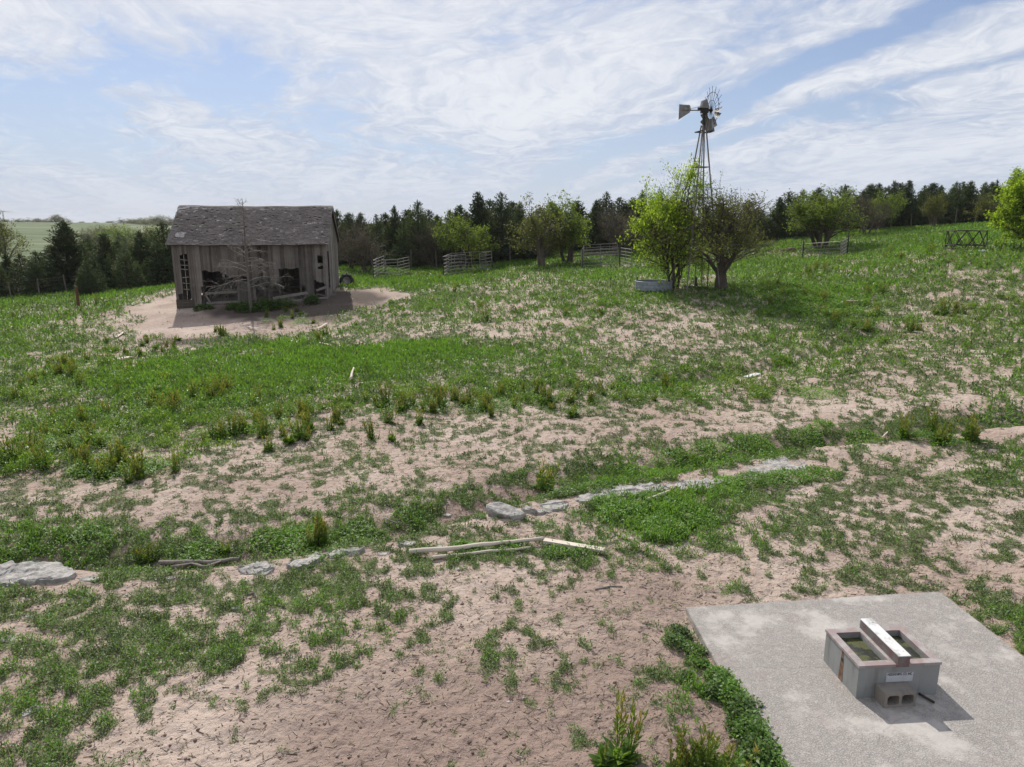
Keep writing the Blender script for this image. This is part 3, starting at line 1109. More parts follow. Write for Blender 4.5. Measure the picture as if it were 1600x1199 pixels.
                x += w
        d_ = dk.build('roof_deck', M['inner'], roof)
        sh.build('shingles', M['shingle'], roof)
    rc = MB()
    for i in range(12):
        xa = -og + (W + 2 * og) * i / 12
        xb = -og + (W + 2 * og) * (i + 1) / 12 - 0.01
        for sy in (1, -1):
            p0 = Vector((xa, D / 2, RZ + 0.055 + sag(xa))); p1 = Vector((xb, D / 2, RZ + 0.055 + sag(xb)))
            dn = Vector((0, -sy * math.cos(ang) * 0.14, -math.sin(ang) * 0.14))
            rc.add([p0, p1, p1 + dn, p0 + dn], [(0, 1, 2, 3) if sy < 0 else (3, 2, 1, 0)], 0.85)
    rc.build('ridge_board', M['barnboard'], roof)
    for lx in (-og + 0.01, W + og - 0.01):
        bg_ = MB()
        bg_.bar((lx, -ov, EZ - ov * slope - 0.06), (lx, D / 2, RZ - 0.07), 0.025, 0.15, 0.8)
        bg_.bar((lx, D + ov, EZ - ov * slope - 0.06), (lx, D / 2, RZ - 0.07), 0.025, 0.15, 0.8)
        bg_.build('barge_board', M['barnboard'], roof)
    return root, th, W, D, zb, A0

barn_o = barn()

# ------------------------------------------------------------------ trees
def grow_tree(seed, height_, spread, trunk_r, stems=1, levels=4, leaf=(0.16, 0.1), nleaf=2600, droop=0.0, fork=0.18, up=0.35, wob=0.16, twig_r=0.007, kids=(3, 5), dens=1.0, low=0.22, clump=0.25, tf=None, wob0=None, lf=1.0):
    """returns (trunk MB, crown MB)"""
    rnd = random.Random(seed)
    T, Cn = MB(), MB()
    tips = []
    def branch(p, d, ln, r, lev):
        nseg = 6 if lev == 0 else (4 if lev < levels - 1 else 3)
        P_, Rr = [p.copy()], [r]
        r_end = max(r * (0.55 if lev == 0 else 0.35), twig_r * 0.8)
        for i in range(nseg):
            wb = wob0 if (lev == 0 and wob0 is not None) else wob
            d = d + Vector((rnd.gauss(0, wb), rnd.gauss(0, wb), rnd.gauss(0, wb * 0.6) + (up * 0.12 if lev < 2 else -droop * 0.2)))
            d.normalize()
            p = p + d * (ln / nseg)
            P_.append(p.copy())
            Rr.append(r + (r_end - r) * (i + 1) / nseg)
        T.tube(P_, Rr, 8 if lev == 0 else (5 if lev == 1 else (4 if lev == 2 else 3)), rnd.uniform(0.3, 0.7), cap=False)
        if lev >= levels - 2:
            for q in P_[1:]:
                tips.append((q, d))
        if lev >= levels - 1:
            return
        nk = rnd.randint(*kids) + (2 if lev == 0 else 0)
        for k in range(nk):
            t = (low + (1 - low) * (k + rnd.random()) / nk) if lev == 0 else rnd.uniform(0.25, 1.0)
            i = min(int(t * nseg), nseg - 1)
            f = t * nseg - i
            q = P_[i].lerp(P_[i + 1], f)
            dd = (P_[i + 1] - P_[i]).normalized()
            az = rnd.uniform(0, 2 * math.pi) if lev else (k * 2.4 + rnd.uniform(-0.5, 0.5))
            side = Vector((math.cos(az), math.sin(az), 0))
            side = (side - dd * side.dot(dd))
            if side.length < 0.1: side = dd.orthogonal()
            side.normalize()
            an = rnd.uniform(0.55, 1.05) * spread
            nd = (dd * math.cos(an) + side * math.sin(an) + Vector((0, 0, up * 0.4 - droop * (0.5 if lev else 0.1)))).normalized()
            L = ln * rnd.uniform(0.50, 0.80) * (lf * (1.15 - 0.55 * t) if lev == 0 else 1.0)
            branch(q, nd, L, max(Rr[i] * rnd.uniform(0.42, 0.62), twig_r), lev + 1)
        # the leader goes on
        branch(P_[-1], (d + Vector((rnd.gauss(0, .15), rnd.gauss(0, .15), 0.1))).normalized(), ln * 0.55 * (max(lf * 0.8, 1.0) if lev == 0 else 1.0), r_end, lev + 1)
    for s_ in range(stems):
        a = 2 * math.pi * s_ / max(stems, 1) + rnd.uniform(-0.4, 0.4)
        off = Vector((math.cos(a), math.sin(a), 0)) * (0.0 if stems == 1 else trunk_r * rnd.uniform(1.5, 3.0))
        ln = height_ * ((tf or 0.50) if stems == 1 else rnd.uniform(0.42, 0.55))
        dd = Vector((off.x * 0.5, off.y * 0.5, 1.0)) if stems > 1 else Vector((rnd.gauss(0, .04), rnd.gauss(0, .04), 1))
        branch(off - Vector((0, 0, 0.15)), dd.normalized(), ln, trunk_r, 0)
    # leaves: pick twig points, more on some boughs than others
    wts = []
    for q, d in tips:
        wts.append(0.15 + max(0.0, vnoise(np.array([q.x / (clump * height_) + 7]), np.array([(q.y + q.z * 1.7) / (clump * height_)]), seed)[0] - 0.22) ** 1.2 * dens)
    if nleaf:
        ch = rnd.choices(range(len(tips)), weights=wts, k=nleaf)
        for i in ch:
            q, d = tips[i]
            p = q + Vector((rnd.gauss(0, 1), rnd.gauss(0, 1), rnd.gauss(0, 0.8))) * leaf[0] * 0.9
            dd = Vector((rnd.gauss(0, 1), rnd.gauss(0, 1), rnd.gauss(-0.1, 0.7)))
            if dd.length < 0.1: dd = Vector((1, 0, 0))
            dd.normalize()
            nn = Vector((rnd.gauss(0, .7), rnd.gauss(0, .7), 1))
            Cn.leaf(p, dd, nn, leaf[0] * rnd.uniform(0.6, 1.25), leaf[1] * rnd.uniform(0.7, 1.2), min(max(rnd.gauss(0.5, 0.22), 0), 1))
    return T, Cn

def grow_cedar(seed, hgt, rad, n=520, spiky=1.0, dens=11):
    rnd = random.Random(seed)
    T, Cn = MB(), MB()
    T.tube([(0, 0, -0.2), (0.02, 0, hgt * 0.35), (0, 0.03, hgt * 0.7), (0.0, 0.0, hgt * 0.95)], [hgt * 0.028, hgt * 0.02, hgt * 0.011, 0.012], 6, 0.4)
    axes = [(0.0, 0.0, hgt, rad, 0.52)]
    for k in range(rnd.randint(2, 4)):
        a = rnd.uniform(0, 6.283)
        o = rad * rnd.uniform(0.35, 0.75)
        axes.append((o * math.cos(a), o * math.sin(a), hgt * rnd.uniform(0.55, 0.92), rad * rnd.uniform(0.45, 0.7), 0.16))
    bulge = [(rnd.uniform(0, 6.28), rnd.uniform(0.05, 0.8), rnd.uniform(0.55, 1.35)) for _ in range(12)]
    for i in range(n):
        ox, oy, hh, rd, _w = rnd.choices(axes, [q[4] for q in axes])[0]
        t = rnd.random() ** 1.15
        z = hh * (0.02 + 0.97 * t)
        az = rnd.uniform(0, 2 * math.pi)
        k = 1.0
        for (ba, bt, bs) in bulge:
            da = abs((az - ba + math.pi) % (2 * math.pi) - math.pi)
            k *= 1 + (bs - 1) * math.exp(-(da / 0.7) ** 2 - ((t - bt) / 0.14) ** 2)
        prof = (1 - t) ** 0.62 * (0.80 + 0.20 * min(1, t / 0.1))
        rr = rd * prof * k * rnd.uniform(0.55, 1.18) + 0.06 * spiky
        out = Vector((math.cos(az), math.sin(az), 0))
        upk = 0.30 + 1.0 * t + rnd.uniform(-0.2, 0.3)
        d0 = (out + Vector((0, 0, upk))).normalized()
        start = Vector((ox, oy, z - rr * 0.4 * upk))
        L = rr * 1.05
        if i % 5 == 0:
            T.tube([start, start + d0 * L * 0.85], [0.02 + 0.012 * (1 - t), 0.006], 3, 0.35, cap=False)
        nb = dens if t < 0.85 else dens // 2
        sprayt = rnd.gauss(0, 0.14)
        for j in range(nb):
            f = rnd.uniform(0.25, 1.0) if t < 0.9 else rnd.uniform(0.0, 1.0)
            p = start + d0 * (L * f) + Vector((rnd.gauss(0, 1), rnd.gauss(0, 1), rnd.gauss(0, 1))) * 0.12 * (1.1 - 0.7 * f)
            p.z = max(p.z, 0.02)
            dd = (d0 + Vector((rnd.gauss(0, .55), rnd.gauss(0, .55), rnd.gauss(0.3, .45)))).normalized()
            ln = rnd.uniform(0.18, 0.44) * (1.0 - 0.35 * t)
            Cn.leaf(p, dd, (rnd.gauss(0, 1), rnd.gauss(0, 1), rnd.gauss(0, 1)), ln, ln * rnd.uniform(0.18, 0.36), min(max(rnd.gauss(0.42 + 0.12 * f, 0.16) + sprayt, 0), 1))
    for (ox, oy, hh, rd, _w) in axes:
        for j in range(22):
            z = hh * (0.88 + 0.13 * j / 22)
            a = rnd.uniform(0, 6.28)
            Cn.leaf((ox + 0.02 * math.cos(a), oy + 0.02 * math.sin(a), z), (0.45 * math.cos(a), 0.45 * math.sin(a), 1), (math.cos(a), math.sin(a), 0), 0.28, 0.06, rnd.uniform(0.3, 0.8))
    return T, Cn

class Kind:
    def __init__(self, name, T, Cn, bark, leafm):
        self.name = name
        self.trunk = T.mesh('trunk', bark, True)
        self.crown = Cn.mesh('crown', leafm) if Cn is not None and Cn.f else None
        zs = sorted(v[2] for v in (Cn.v if self.crown else T.v))
        self.h = zs[int(len(zs) * 0.997)]

    def place(self, p, s=1.0, rz=0.0, label='', cat='tree', group=None, name=None):
        r_ = empty(name or self.name, (p[0], p[1], p[2]), rz)
        r_.scale = (s, s, s) if not hasattr(s, '__len__') else s
        instance(self.trunk, 'trunk', (0, 0, 0), parent=r_)
        if self.crown: instance(self.crown, 'crown', (0, 0, 0), parent=r_)
        return tag(r_, label, cat, group)

CED = [Kind('cedar_tree', *grow_cedar(100 + i, 6.0, r_, n_, sp_), M['bark'], M['cedar']) for i, (r_, n_, sp_) in
       enumerate([(2.0, 900, 1), (2.5, 1000, 1), (1.7, 800, 1.3), (2.8, 1050, 0.9), (2.2, 950, 1.2), (1.9, 850, 1.5)])]
BUSHY = [Kind('leafy_tree', *grow_tree(200 + i, 6.0, 1.0, 0.16, 3, 4, (0.22, 0.14), 5000, 0.05, up=0.5), M['bark'], M['fresh']) for i in range(2)]
OLIVE = [Kind('leafy_tree', *grow_tree(220 + i, 6.0, 1.0, 0.15, 3, 4, (0.20, 0.11), 4200, 0.05, up=0.5, kids=(3, 5)), M['twig'], M['olive']) for i in range(2)]
BARE = [Kind('bare_tree', *grow_tree(240 + i, 6.0, 1.0, 0.11, 4, 4, (0.15, 0.06), 500, 0.05, up=0.45, twig_r=0.012, kids=(4, 6)), M['twig'], M['olive']) for i in range(2)]

_rt = random.Random(5)
ORD = ['first', 'second', 'third', 'fourth', 'fifth', 'sixth', 'seventh', 'eighth', 'ninth', 'tenth', 'eleventh', 'twelfth', 'thirteenth', 'fourteenth', 'fifteenth', 'sixteenth', 'seventeenth', 'eighteenth', 'nineteenth', 'twentieth']

def tree_at(kind, u, vb, Y, vtop, label, group=None, wide=1.0, name=None, sink=0.0):
    """a tree whose foot is Y metres ahead at column u and whose top reaches row vtop"""
    p = at(u, vb, Y)
    x, y = p[0], Y
    z = hz(x, y)
    top = at(u, vtop, Y)[2]
    hgt = max(top - z, 1.0)
    s = hgt / kind.h * (1 + sink)
    return kind.place((x, y, z - 0.05 - sink * hgt), (s * wide, s * wide, s), _rt.uniform(0, 6.28), label, 'tree', group, name)

def cedar_row(lst, where, group, vb=400):
    for i, (u, Y, vt, w) in enumerate(lst):
        lab = '%s cedar from left %s' % (ORD[i], where)
        tree_at(CED[(i * 5 + len(lst)) % 6], u, vb, Y, vt, lab, group, w)

# front rank beyond the left fence
cedar_row([(-40, 60, 402, 1.46), (8, 63, 398, 1.40), (55, 62, 394, 1.52), (105, 66, 348, 1.9), (133, 58, 408, 1.40), (165, 64, 366, 1.40), (195, 62, 388, 1.40), (222, 66, 362, 1.46), (258, 66, 350, 1.52)],
          'in front rank beyond fence posts left of barn', 'cedars in front rank left of the barn')
cedar_row([(-15, 68, 405, 1.71), (30, 68, 398, 1.71), (80, 70, 384, 1.71), (140, 70, 372, 1.71), (185, 70, 376, 1.71), (240, 72, 364, 1.71), (285, 74, 366, 1.71), (330, 76, 372, 1.71)],
          'in rear rank beyond fence left of barn', 'cedars in rear rank left of the barn')
cedar_row([(530, 76, 330, 1.15), (566, 74, 334, 1.15), (590, 78, 338, 1.2), (618, 75, 324, 1.0), (655, 74, 317, 1.15), (684, 78, 338, 1.2), (704, 76, 330, 1.1), (748, 76, 302, 1.2), (784, 77, 304, 1.2), (812, 79, 318, 1.2), (838, 80, 330, 1.2)],
          'in the tall dark row between barn and windmill', 'cedars in tall row behind the pens')
cedar_row([(930, 82, 314, 1.15), (946, 84, 303, 1.2), (1000, 83, 300, 1.15), (1024, 84, 316, 1.3), (1060, 84, 322, 1.4), (1100, 84, 324, 1.4), (1140, 84, 330, 1.4), (1180, 84, 324, 1.4), (1212, 84, 310, 1.2), (1246, 84, 298, 1.2)],
          'in the dark row behind the windmill trees', 'cedars in row behind the windmill')
cedar_row([(1338, 86, 300, 1.2), (1362, 86, 288, 1.2), (1385, 87, 284, 1.15), (1408, 87, 283, 1.2), (1432, 87, 292, 1.25), (1458, 87, 291, 1.2), (1480, 87, 286, 1.2), (1502, 87, 284, 1.2), (1524, 87, 286, 1.2), (1546, 87, 292, 1.2), (1572, 87, 270, 1.25), (1600, 88, 285, 1.3), (1632, 88, 288, 1.3)],
          'in the dark row along the right hilltop', 'cedars along the right hilltop')
# second rank that closes the gaps of the row
cedar_row([(548, 84, 335, 2.0), (604, 84, 335, 2.0), (640, 84, 329, 2.0), (672, 84, 331, 2.0), (720, 84, 323, 2.0), (765, 85, 315, 2.0), (800, 85, 317, 2.0), (860, 87, 317, 2.0), (900, 88, 315, 2.0), (965, 90, 311, 2.0), (985, 90, 311, 2.0), (1045, 90, 315, 2.0)],
          'in the rear rank behind the pens', 'cedars in rear rank behind the pens')
cedar_row([(1120, 92, 319, 2.2), (1165, 92, 315, 2.2), (1225, 92, 301, 2.2), (1270, 93, 295, 2.2), (1310, 94, 291, 2.2), (1350, 94, 289, 2.2), (1395, 95, 287, 2.2), (1445, 95, 287, 2.2), (1490, 95, 286, 2.2), (1535, 95, 286, 2.2), (1585, 95, 285, 2.2)],
          'in the rear rank on the right hilltop', 'cedars in rear rank on the right hilltop')

# the broadleaved trees among them
tree_at(BARE[0], 572, 425, 66, 356, 'bare grey brown bush tree leaning beside the right end of the barn', wide=1.35)
tree_at(BARE[1], 548, 425, 69, 342, 'pale bare tree showing just past the barn roof edge', wide=1.1)
tree_at(BARE[0], 676, 420, 72, 348, 'thin bare tree among the cedars left of the square panel pen', wide=0.9)
tree_at(BUSHY[0], 728, 418, 70, 334, 'bright green rounded bush tree behind the square panel pen', wide=0.95)
tree_at(OLIVE[0], 846, 398, 68, 306, 'olive green round tree on a stout trunk in front of the cedars', wide=1.05)
tree_at(BUSHY[1], 888, 394, 71, 304, 'fresh yellow green tree right beside the olive round tree', wide=0.85)
tree_at(BARE[1], 962, 392, 76, 318, 'bare grey tree between two cedar tops left of the windmill', wide=1.1)
tree_at(BARE[0], 985, 392, 78, 326, 'low bare grey tree beside the windmill lime tree', wide=1.1)
tree_at(BARE[1], 1352, 372, 79, 300, 'bare brown tree right of the many stemmed hill tree', wide=1.2)
tree_at(BUSHY[0], 1372, 370, 82, 298, 'pale green tree just left of the right hilltop cedars', wide=0.9)
tree_at(OLIVE[1], 1455, 365, 81, 300, 'thin olive tree standing before the hilltop cedars', wide=0.8)
tree_at(OLIVE[0], 1550, 350, 80, 296, 'olive tree before the hilltop cedars beside the bright yellow green tree', wide=1.0)
T_, C_ = grow_tree(301, 6.0, 1.05, 0.17, 6, 4, (0.20, 0.12), 9500, 0.08, up=0.55, kids=(3, 5), low=0.3)
Kind('leafy_tree', T_, C_, M['bark'], M['fresh'])
p = at(1285, 381, 71)
hgt = at(1285, 280, 71)[2] - hz(p[0], 71)
Kind('leafy_tree', T_, C_, M['bark'], M['fresh']).place((p[0], 71, hz(p[0], 71)), (hgt / 6 * 1.05, hgt / 6 * 1.05, hgt / 6 * 0.98), 0.6, 'big round green tree on many dark stems by the rubble heap', 'tree')
# bright tree at the right border
T_, C_ = grow_tree(311, 6.0, 1.1, 0.16, 2, 4, (0.15, 0.11), 19000, 0.22, up=0.42, kids=(4, 5), low=0.12)
p = at(1640, 395, 46)
Kind('leafy_tree', T_, C_, M['bark'], M['lime']).place((p[0], 46, hz(p[0], 46)), (1.06, 1.06, 1.14), 0.3, 'bright yellow green tree cut by the right border of the view', 'tree')
# the two trees at the windmill
T_, C_ = grow_tree(321, 6.4, 1.1, 0.11, 5, 4, (0.14, 0.10), 17000, 0.15, up=0.5, kids=(4, 6), low=0.1)
p = gp(1052, 451)
Kind('leafy_tree', T_, C_, M['bark'], M['lime']).place((p[0], p[1], p[2]), (0.84, 0.88, 1.42), 4.9, 'bright yellow green tree of several thin stems beside the stock tank', 'tree')
T_, C_ = grow_tree(338, 6.4, 1.0, 0.40, 1, 5, (0.13, 0.075), 7500, 0.02, up=0.42, kids=(4, 5), low=0.45, twig_r=0.010, wob=0.2, tf=0.24, wob0=0.03, clump=0.16, lf=3.4)
p = gp(1126, 454)
Kind('leafy_tree', T_, C_, M['bark'], M['olive']).place((p[0], p[1], p[2]), (1.16, 1.1, 1.06), 0.4, 'gnarled tree with thick dark trunk and sparse olive leaves by the windmill', 'tree')
# dead tree against the barn
def dead_tree():
    rnd = random.Random(41)
    T = MB()
    def twig(p, d, ln, r, lev, droop):
        n = 4
        P_, Rr = [p], [r]
        for i in range(n):
            d = (d + Vector((rnd.gauss(0, .22), rnd.gauss(0, .22), rnd.gauss(0, .18) - droop))).normalized()
            p = p + d * (ln / n)
            p = Vector((p.x, p.y, max(p.z, 0.45 + 0.3 * rnd.random())))
            P_.append(p); Rr.append(max(r * (1 - 0.8 * (i + 1) / n), 0.006))
        T.tube(P_, Rr, 5 if lev < 2 else 3, rnd.uniform(0.35, 0.95), cap=False)
        if lev < 3:
            for k in range(rnd.randint(3, 5) if lev < 2 else rnd.randint(1, 3)):
                i = rnd.randint(1, n - 1)
                a = rnd.uniform(0, 6.28)
                dd = ((P_[i + 1] - P_[i]).normalized() + Vector((math.cos(a), math.sin(a), rnd.uniform(-0.6, 0.5))) * 0.9).normalized()
                twig(P_[i], dd, ln * rnd.uniform(0.35, 0.6), max(Rr[i] * 0.55, 0.007), lev + 1, droop)
    L = [Vector((0.03 * math.sin(z * 1.3), 0.02 * math.cos(z * 2), z)) for z in np.linspace(-0.2, 7.0, 14)]
    T.tube(L, [0.12 * (1 - 0.93 * i / 13) + 0.006 for i in range(14)], 7, 0.25, cap=False)
    for z, n, ln, up_ in [(1.5, 3, 2.6, 0.25), (1.9, 4, 2.8, 0.3), (2.4, 5, 2.2, 0.35), (3.0, 5, 1.6, 0.4), (3.5, 5, 1.5, 0.4), (4.2, 4, 1.0, 0.5), (5.0, 4, 0.8, 0.6), (5.8, 4, 0.7, 0.8), (6.5, 4, 0.6, 1.0)]:
        for k in range(n):
            a = rnd.choice((0, math.pi)) + rnd.gauss(0, 0.75)
            twig(Vector((0, 0, z + rnd.uniform(-.2, .2))), Vector((math.cos(a), math.sin(a) * 0.7 - 0.1, up_)).normalized(), ln * rnd.uniform(0.7, 1.1), 0.026 if ln > 1.2 else 0.014, 0 if ln > 1.2 else 1, 0.10 if ln > 1.2 else 0.0)
    return T
p = at(391, 474, 45.3)
o_ = dead_tree().build('dead_tree', M['deadwood'], None, True, (p[0], 45.3, hz(p[0], 45.3)))
tag(o_, 'leafless dead tree with bleached tangled branches in front of the barn', 'dead tree')

# far trees on and before the hill
for i, (u, Y, vt, w) in enumerate([(36, 820, 340, 1.5), (58, 840, 341, 1.6), (75, 830, 342, 1.4), (88, 800, 335, 1.1), (104, 860, 344, 1.6), (128, 860, 346, 1.8), (150, 840, 346, 1.7), (172, 830, 345, 1.8), (196, 700, 340, 1.2), (212, 690, 341, 1.3), (228, 680, 338, 1.3), (244, 660, 337, 1.3), (262, 650, 336, 1.3), (-20, 830, 340, 1.5), (-45, 830, 341, 1.6), (10, 830, 342, 1.6)]):
    tree_at(OLIVE[i % 2], u, 350, Y, vt, '%s small hazy tree along the far field skyline, counted from the left' % ORD[i], 'trees on the far skyline', w * 1.7, None, 0.55)
for i, (u, Y, vt, w) in enumerate([(152, 330, 352, 1.5), (165, 340, 350, 1.6), (190, 300, 352, 1.2), (206, 280, 353, 1.3), (222, 290, 356, 1.2), (238, 260, 352, 1.2), (252, 250, 355, 1.2)]):
    tree_at((OLIVE + BUSHY)[i % 4], u, 372, Y, vt, '%s tree from the left down in the far field behind the cedars' % ORD[i], 'trees in the far field', w * 0.95, None, 0.25)
tree_at(OLIVE[1], -9, 385, 150, 329, 'dark round tree in the far field at the left border under the wind turbine', None, 0.8)

# ------------------------------------------------------------------ windmill
def windmill():
    rnd = random.Random(9)
    Y = gp(1085, 453).y
    p = at(1085, 453, Y)
    print('windmill Y', Y)
    x0, z0 = p[0], hz(p[0], Y)
    hub_z = at(1101, 172, Y)[2] - z0
    top_z = at(1100, 196, Y)[2] - z0
    plat_z = at(1099, 206, Y)[2] - z0
    root = empty('windmill', (x0, Y, z0), R(14))
    tag(root, 'old farm windmill on a steel lattice tower, half its wheel blades missing', 'windmill')
    a0, a1 = 1.12, 0.10
    def cor(i, z):
        k = a0 + (a1 - a0) * z / top_z
        sx, sy = [(-1, -1), (1, -1), (1, 1), (-1, 1)][i]
        return Vector((sx * k, sy * k, z))
    for i in range(4):
        m = MB()
        m.bar(cor(i, -0.2), cor(i, top_z), 0.062, 0.062, 0.5)
        m.build('tower_leg', M['towersteel'], root)
    for z in (1.9, 3.9, 5.6, 7.4):
        m = MB()
        for i in range(4):
            m.bar(cor(i, z), cor((i + 1) % 4, z), 0.05, 0.05, 0.45)
        m.build('girt', M['towersteel'], root)
    levels = [0.0, 1.9, 3.9, 5.6, 7.4, top_z - 0.5]
    m = MB()
    for a, b in zip(levels[:-1], levels[1:]):
        for i in range(4):
            m.bar(cor(i, a), cor((i + 1) % 4, b), 0.004, 0.004, 0.4)
            m.bar(cor((i + 1) % 4, a), cor(i, b), 0.004, 0.004, 0.4)
    m.build('brace_wire', M['towersteel'], root)
    m = MB()
    for sx in (-1, 1):
        m.box((sx * 0.30, 0, plat_z), (0.16, 0.75, 0.04), 0.4)
        m.bar((sx * 0.30 - 0.12, -0.3, plat_z - 0.03), (sx * 0.30 + 0.12, -0.3, plat_z + 0.05), 0.10, 0.05, 0.4)
    m.box((0, 0.2, plat_z - 0.03), (0.9, 0.06, 0.05), 0.4)
    m.build('platform', M['inner'], root)
    m = MB()
    m.tube([(0, 0, 0.0), (0, 0, top_z)], 0.025, 6, 0.5)
    m.build('pump_rod', M['towersteel'], root)
    # head: turned so the wheel looks away to the right
    head = empty('wind_head', (0, 0, hub_z), 0); head.parent = root
    ax = Vector((0.98, 0.19, 0)).normalized()          # world-ish direction of the shaft
    ang = math.atan2(ax.y, ax.x) - R(14)
    head.rotation_euler = (0, 0, ang)
    m = MB()
    m.box((0, 0, -0.02), (0.42, 0.26, 0.34), 0.3)
    m.tube([(0, 0, -0.95), (0, 0, -0.1)], 0.07, 8, 0.3)
    m.tube([(0, 0, 0), (0.52, 0, 0)], 0.05, 8, 0.3)
    m.box((-0.25, 0, 0.06), (0.35, 0.10, 0.14), 0.3)
    m.build('gear_case', M['darksteel'], head)
    m = MB()
    m.add([(-0.24, -0.17, 0.10), (0.24, -0.17, 0.10), (0.24, 0.17, 0.10), (-0.24, 0.17, 0.10), (-0.20, -0.09, 0.50), (0.10, -0.09, 0.62), (0.10, 0.09, 0.62), (-0.20, 0.09, 0.50)],
          [(3, 2, 1, 0), (4, 5, 6, 7), (0, 1, 5, 4), (1, 2, 6, 5), (2, 3, 7, 6), (3, 0, 4, 7)], 0.4)
    m.build('hood', M['blade'], head)
    # tail
    m = MB()
    m.bar((-0.1, 0, -0.03), (-1.25, 0, -0.06), 0.045, 0.06, 0.5)
    m.bar((-0.1, 0, 0.24), (-0.95, 0, 0.02), 0.02, 0.02, 0.5)
    m.build('tail_bone', M['towersteel'], head)
    m = MB()
    vp = [(-0.93, 0.0, 0.24), (-0.86, 0.0, -0.02), (-0.94, 0.0, -0.18), (-1.62, 0.0, -0.60), (-1.62, 0.0, 0.27)]
    lo = [(a, 0.006, c) for a, b, c in vp]
    n = len(vp)
    m.add([(a, -0.006, c) for a, b, c in vp] + lo, [tuple(range(n)), tuple(reversed(range(n, 2 * n)))] + [(i, i + n, (i + 1) % n + n, (i + 1) % n) for i in range(n)], 0.45)
    m.bar((-1.05, -0.012, 0.02), (-1.05, -0.012, 0.27), 0.03, 0.012, 0.2)
    m.bar((-0.9, -0.012, -0.04), (-1.35, -0.012, -0.05), 0.06, 0.02, 0.1)
    m.build('tail_vane', M['blade'], head)
    wh = empty('wheel', (0.42, 0, 0)); wh.parent = head
    m = MB()
    for rr in (0.55, 1.0):
        ps = [(0, rr * math.cos(2 * math.pi * i / 40), rr * math.sin(2 * math.pi * i / 40)) for i in range(41)]
        m.tube(ps, 0.014, 4, 0.4, cap=False)
    m.build('wheel_rim', M['darksteel'], wh)
    m = MB()
    for i in range(20):
        a = 2 * math.pi * i / 20 + 0.1
        r1 = 1.34 if 0.15 < a < 3.0 else 1.02
        m.tube([(0, 0.08 * math.cos(a), 0.08 * math.sin(a)), (0.05 * math.sin(i), r1 * math.cos(a), r1 * math.sin(a))], 0.014, 4, 0.4)
        if 0.2 < a < 3.0:
            q = Vector((0, 1.0 * math.cos(a), 1.0 * math.sin(a)))
            m.bar(q + Vector((-0.05, 0.05 * math.sin(a), -0.05 * math.cos(a))), q + Vector((0.05, -0.05 * math.sin(a), 0.05 * math.cos(a))), 0.06, 0.015, 0.3)
    m.tube([(-0.12, 0, 0), (0.10, 0, 0)], 0.09, 10, 0.3)
    m.build('spoke', M['darksteel'], wh)
    # blades that are left: lower half
    for i in range(20):
        a = 2 * math.pi * i / 20 + 0.1
        deg = math.degrees(a)
        if not (184 < deg < 356) or i in (12,):
            continue
        b = MB()
        rad = Vector((0, math.cos(a), math.sin(a)))
        tan = Vector((0, -math.sin(a), math.cos(a)))
        pitch = (tan * math.cos(R(30)) - Vector((1, 0, 0)) * math.sin(R(30)))
        bn = rad.cross(pitch).normalized() * 0.004
        r0, r1 = 0.50, 1.30 + rnd.uniform(-0.1, 0.04)
        q = [rad * r0 - pitch * 0.075, rad * r0 + pitch * 0.075, rad * (r0 + r1) / 2 + pitch * 0.145 + bn * 6, rad * r1 + pitch * 0.19, rad * r1 - pitch * 0.19, rad * (r0 + r1) / 2 - pitch * 0.145 + bn * 6]
        b.add([v + bn for v in q] + [v - bn for v in q], [(0, 1, 2, 5), (5, 2, 3, 4), (11, 8, 7, 6), (10, 9, 8, 11), (0, 6, 7, 1), (1, 7, 8, 2), (2, 8, 9, 3), (3, 9, 10, 4), (4, 10, 11, 5), (5, 11, 6, 0)], rnd.uniform(0.2, 0.9))
        b.build('blade', M['blade'], wh)
    return root

windmill()

# ------------------------------------------------------------------ wind turbine far off at the left border
def turbine():
    Y = 1100.0
    p = at(7, 350, Y)
    hubz = at(7, 331, Y)[2]
    r_ = empty('wind_turbine', (p[0], Y, 2.0))
    tag(r_, 'distant white three bladed wind turbine above the tree at the left border', 'wind turbine')
    H_ = hubz - 2.0
    m = MB(); m.tube([(0, 0, 0), (0, 0, H_)], [1.3, 0.8], 10, 0.5); m.build('tower', M['whiteblade'], r_)
    m = MB(); m.box((0, 0, H_ + 0.4), (2.2, 5, 2.2), 0.5); m.tube([(0, -2.6, H_ + .4), (0, -3.6, H_ + .4)], [1.0, 0.5], 8); m.build('nacelle', M['whiteblade'], r_)
    for a in (-4, 124, 236):
        b = MB()
        d = Vector((math.cos(R(a)), 0, math.sin(R(a))))
        c = Vector((0, -3.4, H_ + 0.4))
        b.tube([c, c + d * 2, c + d * 6, c + d * 18.5], [0.5, 0.75, 0.62, 0.15], 6)
        b.build('turbine_blade', M['whiteblade'], r_)

turbine()

